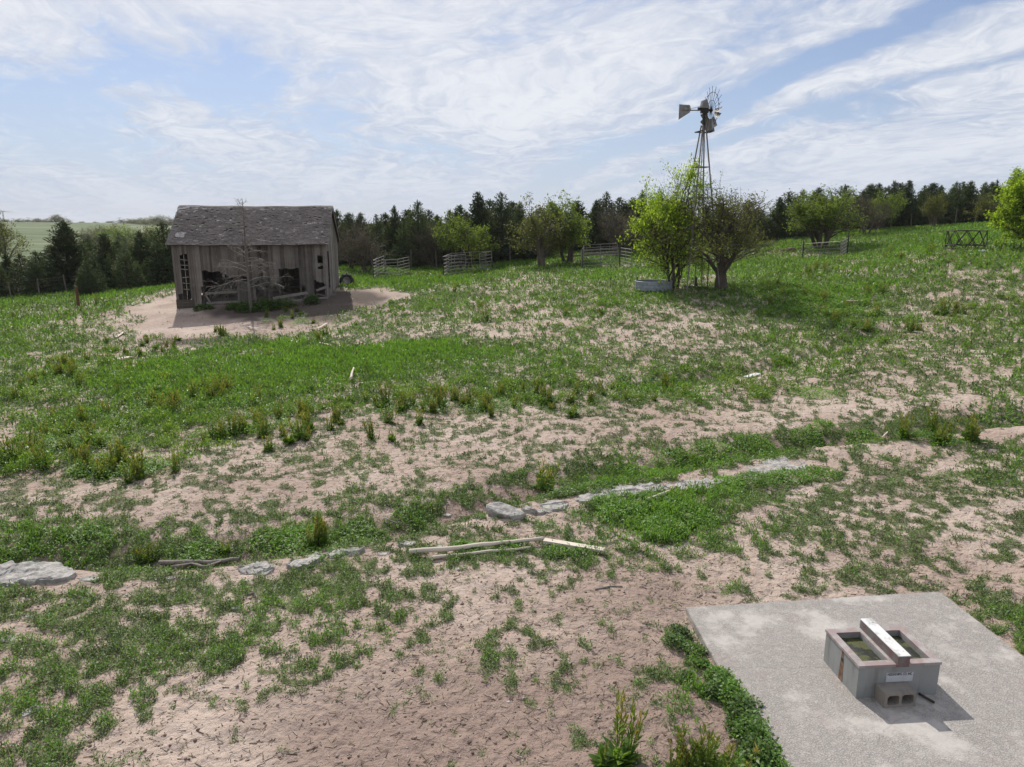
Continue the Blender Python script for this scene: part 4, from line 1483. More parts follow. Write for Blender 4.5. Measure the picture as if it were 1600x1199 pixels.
# ------------------------------------------------------------------ stock tank and its post
def stock_tank():
    p = gp(1025, 457)
    p = Vector((p.x, p.y + 0.9, hz(p.x, p.y + 0.9)))
    r_ = empty('stock_tank', (p[0], p[1], p[2] - 0.03), 0.4)
    tag(r_, 'round ribbed galvanized stock tank under the yellow green tree', 'stock tank')
    m = MB()
    rad, h = 1.17, 0.62
    prof = [(0.0, 0.02), (rad - 0.02, 0.02), (rad, 0.05)]
    for i in range(1, 30):
        zz = 0.05 + (h - 0.08) * i / 30
        prof.append((rad + 0.004 * math.sin(zz / 0.62 * 2 * math.pi * 3.0), zz))
    prof += [(rad, h - 0.03)]
    prof += [(rad - 0.02, h - 0.03), (rad - 0.02, 0.14)]
    m.lathe(prof, 48, 0.5)
    m.build('tank_shell', M['steel'], r_, True)
    m = MB()
    ps = [(rad * math.cos(2 * math.pi * i / 48), rad * math.sin(2 * math.pi * i / 48), h - 0.03) for i in range(49)]
    m.tube(ps, 0.026, 8, 1.4, cap=False)
    m.build('rim', M['steel'], r_, True)
    w = MB()
    w.add([((rad - 0.02) * math.cos(2 * math.pi * i / 48), (rad - 0.02) * math.sin(2 * math.pi * i / 48), 0.22) for i in range(48)], [tuple(range(48))], 0.5)
    w.build('water', M['water'], r_)

def water_material():
    m, t, out = new_mat('algae_water')
    geo = t.new('ShaderNodeTexCoord')
    n = t.noise(geo.outputs['Object'], 5.0, 6, 0.65, 0.6)
    n2 = t.noise(geo.outputs['Object'], 40.0, 4, 0.7)
    alg = t.mix(n2, (0.030, 0.036, 0.010), (0.095, 0.098, 0.022))
    f = t.step(t.math('ADD', n, t.math('MULTIPLY', n2, 0.25)), 0.56, 0.68)
    c = t.mix(f, (0.030, 0.032, 0.026), alg)
    rg = t.math('ADD', t.math('MULTIPLY', f, 0.6), 0.10)
    principled(t, out, c, rg, normal=t.bump(n2, 0.35, 0.01), spec=0.5)
    return m
M['water'] = water_material()
stock_tank()

def simple_post(u, vb, Y, vt, w, mat, name, label, lean=0.0, cat='post'):
    p = gp(u, vb)
    Y = p.y
    z = p.z
    top = at(u, vt, Y)[2] - z
    m = MB()
    m.tube([(0, 0, -0.2), (lean * 0.5 * top, 0, top * 0.5), (lean * top, 0.01, top)], [w, w * 0.95, w * 0.85], 8, 0.5)
    o = m.build(name, mat, None, False, (p[0], Y, z))
    tag(o, label, cat)
    return o
simple_post(995, 456, 42.8, 433, 0.045, M['darksteel'], 'steel_post', 'thin dark steel post standing at the left of the stock tank')
simple_post(123, 480, 50, 448, 0.10, M['redpost'], 'wooden_post', 'lone reddish brown wooden post in the grass left of the barn')
simple_post(279, 482, 46.3, 444, 0.03, M['darksteel'], 'steel_post', 'thin rusty steel post at the left front corner of the barn')
simple_post(1105, 452, 44.6, 405, 0.03, M['darksteel'], 'steel_post', 'thin upright pipe between the two windmill trees')

# pump below the tower and odds and ends round the trunks
def well_pump():
    p = gp(1087, 451)
    r_ = empty('well_pump', p)
    tag(r_, 'small dark iron well pump on the ground between the windmill trees', 'pump')
    m = MB()
    m.tube([(0, 0, 0), (0, 0, 0.28)], [0.14, 0.10], 8); m.tube([(0, 0, 0.25), (0, 0, 0.62)], [0.06, 0.05], 8); m.box((0, 0, 0.64), (0.14, 0.10, 0.08))
    m.build('pump_body', M['darksteel'], r_)
    m = MB(); m.tube([(-0.05, 0, 0.4), (-0.30, -0.05, 0.42), (-0.36, -0.05, 0.22)], 0.03, 6); m.build('spout', M['darksteel'], r_)
    m = MB(); m.bar((-0.7, 0.2, 0.08), (-0.1, 0.15, 0.06), 0.12, 0.12); m.bar((0.2, -0.1, 0.05), (0.6, 0.1, 0.05), 0.10, 0.08); m.build('base_timber', M['inner'], r_)
well_pump()

# ------------------------------------------------------------------ fences of posts and wire along the trees
def wire_fence(px, Y0, label, hp=1.5, w=0.065, dark=False):
    pts_ = []
    for u, vb, Y in px:
        p = at(u, vb, Y)
        pts_.append(Vector((p[0], Y, hz(p[0], Y))))
    r_ = empty('wire_fence', pts_[0])
    tag(r_, label, 'fence')
    rnd = random.Random(len(px))
    tops = []
    for q in pts_:
        l = q - pts_[0]
        lean = rnd.uniform(-0.10, 0.04)
        hh = hp * rnd.uniform(0.9, 1.12)
        m = MB(); m.tube([l + Vector((0, 0, -0.2)), l + Vector((lean * hh, rnd.uniform(-.06, .06), hh))], [w, w * 0.8], 7, rnd.uniform(0.4, 0.9))
        m.build('post', M['post'], r_)
        tops.append((l, lean, hh))
    for f in (0.3, 0.55, 0.8, 0.95):
        m = MB()
        m.tube([t_[0] + Vector((t_[1] * t_[2] * f, 0, hp * f)) for t_ in tops], 0.004, 3, 0.4, cap=False)
        m.build('wire', M['darksteel'], r_)
wire_fence([(-28, 474, 58.5), (18, 466, 59), (62, 461, 59.5), (105, 457, 61), (142, 453, 62), (189, 449, 63), (231, 447, 64), (273, 445, 65)], 60, 'grey wooden fence posts with wire in front of the left cedars')
wire_fence([(603, 413, 68), (642, 411, 69), (682, 408, 71), (720, 406, 72), (758, 402, 73), (797, 398, 74), (876, 394, 77), (918, 392, 78), (953, 390, 80), (985, 388, 81)], 70, 'slim grey fence posts with wire in front of the cedar row behind the pens', 1.9, 0.06)
wire_fence([(1350, 374, 80), (1390, 368, 82), (1423, 362, 83), (1458, 358, 84), (1492, 355, 84), (1523, 352, 84), (1556, 350, 84)], 84, 'grey fence posts with wire in front of the right hilltop cedars', 1.6, 0.055)

# ------------------------------------------------------------------ pens made of livestock panels
def panel_mesh(ln, hgt, rails=6, posts=3, droop=0.0):
    m = MB()
    for i in range(rails):
        z = 0.22 + (hgt - 0.22) * i / (rails - 1)
        m.tube([(0, 0, z), (ln, 0, z - droop)], 0.032 if i in (0, rails - 1) else 0.026, 6, 0.5)
    for j in range(posts):
        x = ln * j / (posts - 1)
        m.tube([(x, 0, 0.0 if j in (0, posts - 1) else 0.2), (x, 0, hgt)], 0.032, 6, 0.4)
    return m

def pen(label, panels, mat, hgt=1.6, posts=(), rails=6):
    first = None
    for (u0, v0, Y0, u1, v1, Y1) in panels:
        a, b = at(u0, v0, Y0), at(u1, v1, Y1)
        A_ = Vector((a[0], Y0, hz(a[0], Y0)))
        B_ = Vector((b[0], Y1, hz(b[0], Y1)))
        if first is None:
            first = A_
            r_ = empty('panel_pen', A_)
            tag(r_, label, 'pen')
        d = B_ - A_
        ln = math.hypot(d.x, d.y)
        o = panel_mesh(ln, hgt, rails, max(3, int(ln / 1.5) + 1)).build('panel', mat, r_)
        o.location = A_ - first
        o.rotation_euler = (0, -math.atan2(d.z, ln), math.atan2(d.y, d.x))
    for (u, v, Y, h_) in posts:
        q = at(u, v, Y)
        m = MB(); m.tube([(0, 0, -0.2), (0, 0, h_)], 0.05, 7, 0.4)
        o = m.build('post', M['darksteel'], r_)
        o.location = Vector((q[0], Y, hz(q[0], Y))) - first
pen('low pen of grey pipe panels nearest the barn', [(583, 436, 60, 622, 432, 62.5), (622, 432, 62.5, 640, 430, 66), (583, 436, 60, 601, 430, 67)], M['panel'], 1.55, [(583.5, 437, 60, 1.6), (603, 434, 63, 1.7)])
pen('square grey pipe panel pen in front of the bright green bush', [(693, 428, 63, 706, 421, 68), (706, 421, 68, 769, 419, 69), (693, 428, 63, 728, 424, 66), (769, 419, 69, 750, 424, 66.5)], M['panel'], 1.75, [(693, 428, 62.9, 1.75), (769, 419, 69, 1.8)])
pen('long grey panel pen left of the windmill lime tree', [(909, 418, 64, 968, 417, 64.5), (968, 417, 64.5, 986, 421, 61), (909, 418, 64, 912, 410, 72), (912, 410, 72, 965, 408, 72)], M['panel'], 1.6, [(909.5, 419, 64, 1.7), (968, 417, 64.4, 1.8)])
pen('dark panel pen right of the windmill below the many stemmed tree', [(1254, 401, 64, 1313, 405, 60), (1313, 405, 60, 1323, 398, 66)], M['panel'], 1.35, [(1254, 402, 63.9, 1.6), (1323, 400, 65.5, 2.0)], 5)
# low feed bunk behind the long pen
def trough_bunk():
    a = at(905, 398, 72)
    m = MB()
    r_ = empty('feed_bunk', (a[0], 72, hz(a[0], 72)))
    tag(r_, 'low dark timber rail frame lying behind the long panel pen', 'rail frame')
    m.bar((-1.4, 0, 0.5), (4.6, 1.0, 0.9), 0.10, 0.14, 0.6); m.build('top_rail', M['post'], r_)
    for x in (-1.2, 0.8, 2.8, 4.4):
        m = MB(); m.tube([(x, 0.16 * (x + 1.4), -0.1), (x, 0.16 * (x + 1.4), 0.55 + 0.07 * x)], 0.05, 6); m.build('leg', M['post'], r_)
trough_bunk()

# ------------------------------------------------------------------ hay ring
def hay_ring():
    Y = 48.5
    p = at(1509, 379, Y)
    r_ = empty('hay_ring', (p[0], Y, hz(p[0], Y)), 0.35)
    tag(r_, 'dark steel round hay feeder ring with crossed bars beside the bright tree', 'hay feeder')
    rad, h = 1.18, 1.22
    def c(a, z): return Vector((rad * math.cos(a), rad * math.sin(a), z))
    n = 10
    for z in (0.05, 0.30, h):
        m = MB(); m.tube([c(2 * math.pi * i / 40, z) for i in range(41)], 0.030, 6, 0.4, cap=False); m.build('hoop', M['darksteel'], r_)
    for i in range(n):
        a, b = 2 * math.pi * i / n, 2 * math.pi * (i + 1) / n
        m = MB(); m.tube([c(a, 0.05), c((a * .5 + b * .5), 0.62) * 0.99, c(b, h)], 0.026, 5, 0.4); m.build('slant_bar', M['darksteel'], r_)
        m = MB(); m.tube([c(b, 0.05), c((a * .5 + b * .5), 0.62) * 1.01, c(a, h)], 0.026, 5, 0.4); m.build('slant_bar', M['darksteel'], r_)
hay_ring()

# ------------------------------------------------------------------ concrete slab and waterer
def concrete_material(name, rough_tex=True):
    m, t, out = new_mat(name)
    tc_ = t.new('ShaderNodeTexCoord')
    P_ = tc_.outputs['Object']
    n1 = t.noise(P_, 0.9, 5, 0.6)
    n2 = t.noise(P_, 9.0, 6, 0.7)
    n3 = t.noise(P_, 46.0, 5, 0.75)
    vd = t.new('ShaderNodeTexVoronoi', feature='DISTANCE_TO_EDGE')
    wp = t.new('ShaderNodeTexNoise'); wp.inputs['Scale'].default_value = 12.0; wp.inputs['Detail'].default_value = 3
    t.l.new(P_, wp.inputs['Vector'])
    t._set(vd.inputs['Vector'], t.vmath('ADD', P_, t.vmath('MULTIPLY', t.vmath('SUBTRACT', wp.outputs['Color'], (.5, .5, .5)), (0.12, 0.12, 0.12))))
    vd.inputs['Scale'].default_value = 34.0
    crack = t.step(vd.outputs['Distance'], 0.02, 0.16, 1.0, 0.0)
    zone = t.step(n1, 0.38, 0.50)                     # smooth trowelled areas have no tining
    crack = t.math('MULTIPLY', crack, t.math('ADD', t.math('MULTIPLY', zone, 0.85), 0.12))
    crack = t.math('MULTIPLY', crack, t.step(n2, 0.30, 0.52))
    c = t.mix(zone, (0.445, 0.412, 0.378), (0.365, 0.335, 0.308))
    c = t.mix(t.step(n2, 0.35, 0.75, 0.0, 0.30), c, (0.27, 0.252, 0.235))
    c = t.mix(t.step(n3, 0.58, 0.80, 0, 0.22), c, (0.24, 0.222, 0.205))
    lv = t.new('ShaderNodeTexVoronoi', feature='DISTANCE_TO_EDGE')
    lv.inputs['Scale'].default_value = 0.42
    t._set(lv.inputs['Vector'], t.vmath('ADD', P_, t.vmath('MULTIPLY', wp.outputs['Color'], (0.16, 0.16, 0.0))))
    c = t.mix(t.step(lv.outputs['Distance'], 0.001, 0.005, 0.22, 0.0), c, (0.10, 0.09, 0.085))
    c = t.mix(t.math('MULTIPLY', crack, 0.45), c, (0.19, 0.172, 0.16))
    pk = t.step(t.noise(P_, 1.7, 4, 0.6, 0.4), 0.58, 0.75, 0, 0.45)
    c = t.mix(pk, c, (0.34, 0.262, 0.235))
    hgt = t.math('SUBTRACT', t.math('MULTIPLY', n3, 0.5), crack)
    principled(t, out, c, 0.92, normal=t.bump(hgt, 0.6, 0.015), spec=0.25)
    return m
M['slab'] = concrete_material('rough_concrete')

def smooth_concrete(name, a, b, stain=None):
    m, t, out = new_mat(name)
    tc_ = t.new('ShaderNodeTexCoord')
    P_ = tc_.outputs['Object']
    n1 = t.noise(P_, 3.0, 5, 0.6)
    n2 = t.noise(P_, 30.0, 5, 0.7)
    n4 = t.noise(t.vmath('MULTIPLY', P_, (7, 7, 1.0)), 1.0, 4, 0.6)
    c = t.mix(n1, a, b)
    c = t.mix(t.step(n4, 0.48, 0.72, 0, 0.6), c, (0.15, 0.142, 0.13))
    if stain is not None:
        c = t.mix(t.step(t.noise(P_, 6.0, 5, 0.65, 0.4), 0.42, 0.60), c, stain)
    c = t.mix(t.step(n2, 0.6, 0.8, 0, 0.4), c, (0.15, 0.145, 0.14))
    principled(t, out, c, 0.8, normal=t.bump(n2, 0.3, 0.008), spec=0.3)
    return m
M['trough'] = smooth_concrete('trough_concrete', (0.205, 0.210, 0.202), (0.30, 0.305, 0.295))
M['rimpaint'] = smooth_concrete('red_worn_rim', (0.37, 0.345, 0.33), (0.30, 0.272, 0.26), (0.28, 0.215, 0.205))
M['capwhite'] = smooth_concrete('white_cap', (0.66, 0.66, 0.65), (0.55, 0.54, 0.52))
M['capside'] = smooth_concrete('cap_side', (0.19, 0.175, 0.17), (0.12, 0.105, 0.10), (0.16, 0.09, 0.085))
M['block'] = smooth_concrete('cinder_block', (0.20, 0.175, 0.15), (0.29, 0.255, 0.22))
M['signwhite'] = simple_mat('sign_plate', (0.42, 0.42, 0.44), (0.52, 0.52, 0.55), 9.0, 0.5)
M['ink'] = simple_mat('sign_ink', (0.02, 0.02, 0.022), (0.04, 0.04, 0.045), 9.0, 0.6)
M['rust'] = simple_mat('rust_stain', (0.10, 0.05, 0.03), (0.26, 0.16, 0.10), 14.0, 0.9)

def slab():
    m = MB()
    rnd = random.Random(8)
    out = []
    for i in range(4):
        a, b = SLAB[i], SLAB[(i + 1) % 4]
        k = 46
        dx, dy = b[0] - a[0], b[1] - a[1]
        L_ = math.hypot(dx, dy)
        for j in range(k):
            chip = -abs(rnd.gauss(0, 0.006)) - (0.03 * rnd.random() if rnd.random() < 0.08 else 0)
            t_ = j / k
            out.append((a[0] + dx * t_ - dy / L_ * -chip, a[1] + dy * t_ + dx / L_ * -chip))
    out = out[::-1]
    n = len(out)
    cx = sum(p[0] for p in out) / n; cy = sum(p[1] for p in out) / n
    # bevelled edge: bottom, rim, inset top
    def ring(k, z):
        return [(p[0] + (cx - p[0]) * k, p[1] + (cy - p[1]) * k, z) for p in out]
    bot, mid, top = ring(0, -0.16), ring(0, 0.0), ring(0.006, 0.015)
    V = bot + mid + top
    f = [tuple(range(2 * n, 3 * n))]
    for i in range(n):
        j = (i + 1) % n
        f += [(i, j, j + n, i + n), (i + n, j + n, j + 2 * n, i + 2 * n)]
    m.add(V, f, 0.5)
    o = m.build('concrete_slab', M['slab'])
    tag(o, 'pale rough concrete apron slab under the cattle waterer', 'concrete slab', kind='thing')
slab()

def waterer():
    zt, zs = 0.475, 0.015
    fl = g0(1336.5, 1093)[:2]; fr = g0(1462, 1086.5)[:2]
    ex = (fr - fl); Wd = float(np.hypot(*ex)); ex /= Wd
    th = math.atan2(ex[1], ex[0])
    D_ = 0.80
    r_ = empty('cattle_waterer', (fl[0], fl[1], zs), th)
    tag(r_, 'concrete livestock waterer with two algae filled basins and white centre cap', 'waterer')
    h = zt - zs
    bt, tp = 0.0, 0.012          # slightly flared walls
    wall = 0.085
    # outer shell + inner basins in one mesh
    m = MB()
    y0, y1 = 0.0, D_
    xm0, xm1 = Wd * 0.40, Wd * 0.60
    rim = 0.035
    m.box((Wd / 2, wall / 2, (h - rim) / 2), (Wd, wall, h - rim))
    m.box((Wd / 2, D_ - wall / 2, (h - rim) / 2), (Wd, wall, h - rim))
    for x in (wall / 2, Wd - wall / 2):
        m.box((x, D_ / 2, (h - rim) / 2), (wall, D_ - 2 * wall, h - rim))
    m.box(((xm0 + xm1) / 2, D_ / 2, (h - rim) / 2), (xm1 - xm0, D_ - 2 * wall, h - rim))
    m.box((Wd / 2, D_ / 2, 0.05), (Wd - 2 * wall - 0.002, D_ - 2 * wall - 0.002, 0.09))
    m.build('trough_body', M['trough'], r_)
    m = MB()
    e = 0.012
    z = h - rim / 2
    m.box((Wd / 2, wall / 2 - e / 2, z), (Wd + 2 * e, wall + e, rim), 0.5)
    m.box((Wd / 2, D_ - wall / 2 + e / 2, z), (Wd + 2 * e, wall + e, rim), 0.5)
    for x in (wall / 2 - e / 2, Wd - wall / 2 + e / 2):
        m.box((x, D_ / 2, z), (wall + e, D_ - 2 * wall, rim), 0.5)
    m.box(((xm0 + xm1) / 2 - 0.0, D_ / 2, z), (xm1 - xm0, D_ - 2 * wall, rim), 0.5)
    m.build('painted_rim', M['rimpaint'], r_)
    for x0, x1 in ((wall, xm0), (xm1, Wd - wall)):
        w = MB()
        nx, ny = 2, 2
        w.add([(x0, wall, h - 0.085), (x1, wall, h - 0.085), (x1, D_ - wall, h - 0.085), (x0, D_ - wall, h - 0.085)], [(0, 1, 2, 3)], 0.5)
        w.build('water', M['water'], r_)
    # centre cap: long box, worn sides and a white lid
    cx0, cx1 = Wd * 0.445, Wd * 0.590
    ch = 0.125
    m = MB()
    m.box(((cx0 + cx1) / 2, D_ / 2 - 0.012, h + ch / 2 - 0.002 - 0.012), (cx1 - cx0, D_ + 0.05, ch + 0.02))
    cap = m.build('centre_cap', M['capside'], r_)
    m = MB()
    m.box(((cx0 + cx1) / 2, D_ / 2 - 0.012, h + ch + 0.002), (cx1 - cx0 + 0.008, D_ + 0.058, 0.010))
    for yy in (0.06, 0.35, 0.72):
        m.tube([((cx0 + cx1) / 2 + 0.04, yy, h + ch + 0.005), ((cx0 + cx1) / 2 + 0.04, yy, h + ch + 0.012)], 0.008, 8)
    m.build('white_lid', M['capwhite'], cap)
    # sign plate with its maker's line
    m = MB()
    sx0, sx1 = Wd * 0.345, Wd * 0.675
    m.box(((sx0 + sx1) / 2, -0.004, h * 0.60), (sx1 - sx0, 0.006, 0.125))
    pl = m.build('sign_plate', M['signwhite'], r_)
    fc = bpy.data.curves.new('sign_text', 'FONT')
    fc.body = 'HESKINS MFG. CO. INC.'
    fc.size = 0.05
    fc.offset = 0.0012
    fc.align_x = 'CENTER'
    fo = bpy.data.objects.new('tmp', fc)
    col.objects.link(fo)
    dg = bpy.context.evaluated_depsgraph_get()
    me = bpy.data.meshes.new_from_object(fo.evaluated_get(dg))
    bpy.data.objects.remove(fo)
    me.materials.clear(); me.materials.append(M['ink'])
    w_ = max(v.co.x for v in me.vertices) - min(v.co.x for v in me.vertices)
    k = (sx1 - sx0) * 0.93 / w_
    to = instance(me, 'sign_text', ((sx0 + sx1) / 2, -0.0085, h * 0.60 + 0.025), 0, (k, 1.0, 1), pl)
    to.rotation_euler = (R(90), 0, 0)
    # overflow hole with its rusty run on the left side
    m = MB()
    m.tube([(-0.006, D_ * 0.46, h - 0.16), (0.01, D_ * 0.46, h - 0.16)], 0.028, 10)
    m.build('overflow_hole', M['ink'], r_)
    m = MB()
    m.add([(-0.003, D_ * 0.46 - 0.02, h - 0.04), (-0.003, D_ * 0.46 + 0.02, h - 0.04), (-0.003, D_ * 0.46 + 0.05, 0.0), (-0.003, D_ * 0.46 - 0.05, 0.0)], [(0, 1, 2, 3)])
    m.build('rust_run', M['rust'], r_)
    # concrete block standing against the front
    b = empty('concrete_block', (fl[0], fl[1], zs))
    bx = g0(1397, 1108)
    b.location = (bx[0] + 0.06, bx[1] + 0.115, zs)
    b.rotation_euler = (0, 0, th + R(2))
    tag(b, 'brown grey hollow concrete block lying against the waterer under its sign', 'concrete block')
    m = MB()
    L_, T2, Hh = 0.41, 0.21, 0.20     # long, deep (hole direction), high
    ws = 0.034
    m.box((0, 0, ws / 2), (L_, T2, ws)); m.box((0, 0, Hh - ws / 2), (L_, T2, ws))
    for x in (-L_ / 2 + ws / 2, 0, L_ / 2 - ws / 2):
        m.box((x, 0, Hh / 2), (ws, T2, Hh - 2 * ws))
    # chamfered corners of the hollows
    for x in (-L_ / 2 + ws, -ws / 2, ws / 2, L_ / 2 - ws):
        sgn = 1 if (x in (-L_ / 2 + ws, ws / 2)) else -1
        for z_, sz in ((ws, 1), (Hh - ws, -1)):
            m.add([(x, -T2 / 2 + 0.001, z_), (x + sgn * 0.025, -T2 / 2 + 0.001, z_), (x, -T2 / 2 + 0.001, z_ + sz * 0.025), (x, T2 / 2 - 0.001, z_), (x + sgn * 0.025, T2 / 2 - 0.001, z_), (x, T2 / 2 - 0.001, z_ + sz * 0.025)],
                  [(0, 1, 2), (5, 4, 3), (1, 4, 5, 2)], 0.5)
    m.build('block_body', M['block'], b)
    m = MB()
    q = g0(1447, 1094)
    m.tube([(0, 0, 0.03), (0.10, -0.16, 0.025)], 0.016, 7)
    o = m.build('iron_bar', M['darksteel'], None, False, (q[0] - 0.06, q[1] + 0.06, zs))
    tag(o, 'short dark iron bar lying on the slab right of the concrete block', 'iron bar')
waterer()

# ------------------------------------------------------------------ rocks
def rock_mesh(seed, sx, sy, sz, flat=0.6, sub=3):
    import bmesh
    bm = bmesh.new()
    bmesh.ops.create_icosphere(bm, subdivisions=sub, radius=1.0)
    rnd = random.Random(seed)
    planes = [(Vector((rnd.gauss(0, 1), rnd.gauss(0, 1), rnd.gauss(0, .5))).normalized(), rnd.uniform(0.55, 0.85)) for _ in range(7)] + [(Vector((rnd.gauss(0, .1), rnd.gauss(0, .1), 1)).normalized(), flat)]
    for v in bm.verts:
        for nrm, dd in planes:
            k = v.co.dot(nrm) - dd
            if k > 0: v.co -= nrm * k * 0.92
        q = v.co
        nz = vnoise(np.array([q.x * 2.2 + seed]), np.array([q.y * 2.2 + q.z * 1.7]), seed)[0] - 0.5
        nz2 = vnoise(np.array([q.x * 7 + seed]), np.array([q.y * 7 + q.z * 5]), seed + 1)[0] - 0.5
        v.co *= 1 + 0.16 * nz + 0.07 * nz2
        v.co = Vector((v.co.x * sx, v.co.y * sy, v.co.z * sz))
    me = bpy.data.meshes.new('rock')
    bm.to_mesh(me)
    bm.free()
    a = me.attributes.new('tint', 'FLOAT', 'POINT')
    a.data.foreach_set('value', np.full(len(me.vertices), 0.5, np.float32))
    me.materials.append(M['rock'])
    return me

def ledge_mesh(path, width, seed, thick=0.22):
    """long flat slab of bedrock following a ground path"""
    rnd = random.Random(seed)
    n = 110
    P_ = []
    L = [0]
    for a, b in zip(path[:-1], path[1:]):
        L.append(L[-1] + (b - a).length)
    V, Fc = [], []
    m_ = 22
    for i in range(n):
        s = L[-1] * i / (n - 1)
        k = max(j for j in range(len(L)) if L[j] <= s + 1e-9)
        k = min(k, len(path) - 2)
        t = (s - L[k]) / max(L[k + 1] - L[k], 1e-6)
        c = path[k].lerp(path[k + 1], t)
        d = (path[k + 1] - path[k]); d.z = 0; d.normalize()
        sd = Vector((-d.y, d.x, 0))
        wl = width * (0.75 + 0.5 * vnoise(np.array([s * 1.3]), np.array([seed * 1.0]), seed)[0]) * min(1, 0.25 + 2.2 * min(i, n - 1 - i) / n * 2)
        for j in range(m_):
            f = j / (m_ - 1) - 0.5
            x, y = c.x + sd.x * f * wl, c.y + sd.y * f * wl
            nz = vnoise(np.array([x * 2.3]), np.array([y * 2.3]), seed + 3)[0] - 0.5
            nz2 = vnoise(np.array([x * 9]), np.array([y * 9]), seed + 4)[0] - 0.5
            edge = abs(f) > 0.49 or i in (0, n - 1)
            nz3 = vnoise(np.array([s * 2.2]), np.array([f * 4.0]), seed + 5)[0]
            e_ = abs(f) + 0.16 * nz3 + 0.05 * nz2
            lay = math.floor((0.10 * nz + 0.06 * nz3) / 0.028) * 0.028
            z = c.z + (0.03 if width < 1.0 else 0.015) + 0.9 * lay + 0.045 * nz2 - (thick if (edge or e_ > 0.52) else 0) - 0.03 * (2 * abs(f)) ** 3
            V.append((x + 0.08 * nz, y + 0.08 * nz2, z))
    for i in range(n - 1):
        for j in range(m_ - 1):
            a = i * m_ + j
            Fc.append((a, a + m_, a + m_ + 1, a + 1))
    mb = MB(); mb.add(V, Fc, 0.5)
    return mb

def rock(u, v, sx, sy, sz, rz, seed, label, flat=0.5, sink=0.3, tilt=(0, 0)):
    p = gp(u, v)
    o = instance(rock_mesh(seed, sx, sy, sz, flat), 'rock', (p.x, p.y, p.z + sz * (flat - sink) * 0.5 - sz * (0.22 if u != 790 else 0.05)), rz)
    o.rotation_euler = (tilt[0], tilt[1], rz)
    return tag(o, label, 'rock')
rock(790, 806, 0.42, 0.26, 0.20, -0.25, 1, 'angular grey boulder at the left end of the rock ledge', 0.6, 0.2, (0.25, 0.1))
def ledge(px, width, seed, label):
    path = [gp(u, v) for u, v in px]
    o = ledge_mesh(path, width, seed).build('rock', M['rock'])
    tag(o, label, 'rock ledge')
ledge([(815, 800), (850, 794), (890, 790)], 0.42, 2, 'short flat grey ledge stone beside the angular boulder')
ledge([(900, 786), (960, 770), (1010, 764), (1080, 760), (1145, 754)], 0.62, 3, 'long low grey rock ledge running along the gully')
ledge([(1150, 748), (1190, 736), (1225, 730), (1262, 727)], 1.25, 4, 'broad pale flat rock slab at the right end of the ledge')
ledge([(-60, 900), (-10, 898), (50, 896), (110, 903)], 0.95, 5, 'broad pale bedrock slab at the left border of the pasture')
ledge([(38, 880), (70, 876), (95, 880)], 0.4, 6, 'small pale rock ridge just above the left bedrock slab')
ledge([(372, 889), (400, 885), (428, 888)], 0.4, 7, 'flat pale stone below the driftwood log')
ledge([(447, 886), (478, 878), (500, 866)], 0.4, 8, 'slanting flat grey stone right of the driftwood log')
ledge([(505, 866), (530, 862), (570, 857)], 0.3, 9, 'thin grey flat stone beside the slanting stone')
rock(636, 849, 0.22, 0.16, 0.09, 0.2, 11, 'small grey stone left of the pale poles')
rock(689, 858, 0.12, 0.10, 0.09, 0.4, 12, 'small pale stone just behind the long pale pole')
rock(47, 1107, 0.085, 0.15, 0.04, -0.5, 13, 'flat leaf shaped grey stone in the weeds at lower left')
rock(15, 1001, 0.12, 0.07, 0.06, 0.1, 14, 'dark small stone at the left border above the leaf shaped one')
rock(42, 962, 0.09, 0.06, 0.05, 0.3, 15, 'small dark stone among weeds below the left bedrock slab')
rock(370, 947, 0.10, 0.08, 0.06, 0.9, 16, 'grey stone in the weeds below the driftwood log')
rock(140, 903, 0.22, 0.10, 0.06, 0.1, 17, 'low pale stone right of the left bedrock slab')
rock(266, 899, 0.10, 0.08, 0.08, 0.1, 18, 'round pale stone left of the driftwood log')
rock(600, 862, 0.14, 0.10, 0.05, 0.1, 19, 'flat grey stone left of the small grey stone by the poles')
rock(700, 806, 0.12, 0.08, 0.05, 0.1, 20, 'small pale stone left of the angular boulder')

# ------------------------------------------------------------------ poles, planks, sticks on the ground
def ground_bar(pxs, w, h, mat, name, label, cat='plank', rnd_=0.0, lift=0.03, round_=False):
    P_ = [gp(u, v) + Vector((0, 0, lift)) for u, v in pxs]
    c = P_[0].copy()
    m = MB()
    if round_:
        L_ = []
        for a, b in zip(P_[:-1], P_[1:]):
            for i in range(4):
                L_.append(a.lerp(b, i / 4) - c)
        L_.append(P_[-1] - c)
        rr = random.Random(len(label))
        L_ = [q + Vector((rr.gauss(0, w * 0.12), rr.gauss(0, w * 0.12), 0)) for q in L_]
        m.tube(L_, [w / 2 * (1 - 0.35 * i / len(L_)) for i in range(len(L_))], 8, 0.6)
    else:
        for a, b in zip(P_[:-1], P_[1:]):
            m.bar(a - c, b - c, w, h, 0.7)
    o = m.build(name, mat, None, round_, c)
    return tag(o, label, cat)
ground_bar([(640, 873), (720, 866), (786, 858), (848, 850)], 0.10, 0.1, M['palewood'], 'wooden_pole', 'long pale split pole with a bend lying in front of the ledge', 'pole', lift=0.10, round_=True)
ground_bar([(672, 877), (740, 871), (830, 860)], 0.07, 0.07, M['palewood'], 'wooden_pole', 'thinner pale pole lying just below the long bent pole', 'pole', lift=0.06, round_=True)
ground_bar([(850, 851), (945, 866)], 0.13, 0.04, M['palewood'], 'wooden_board', 'pale board sloping away to the right from the poles', 'board', lift=0.08)
ground_bar([(172, 566), (206, 560)], 0.32, 0.03, M['palewood'], 'plank', 'broad pale plank in the grass lower left of the barn yard', lift=0.08)
ground_bar([(182, 528), (194, 521)], 0.14, 0.03, M['palewood'], 'plank', 'short pale plank at the left edge of the barn yard', lift=0.08)
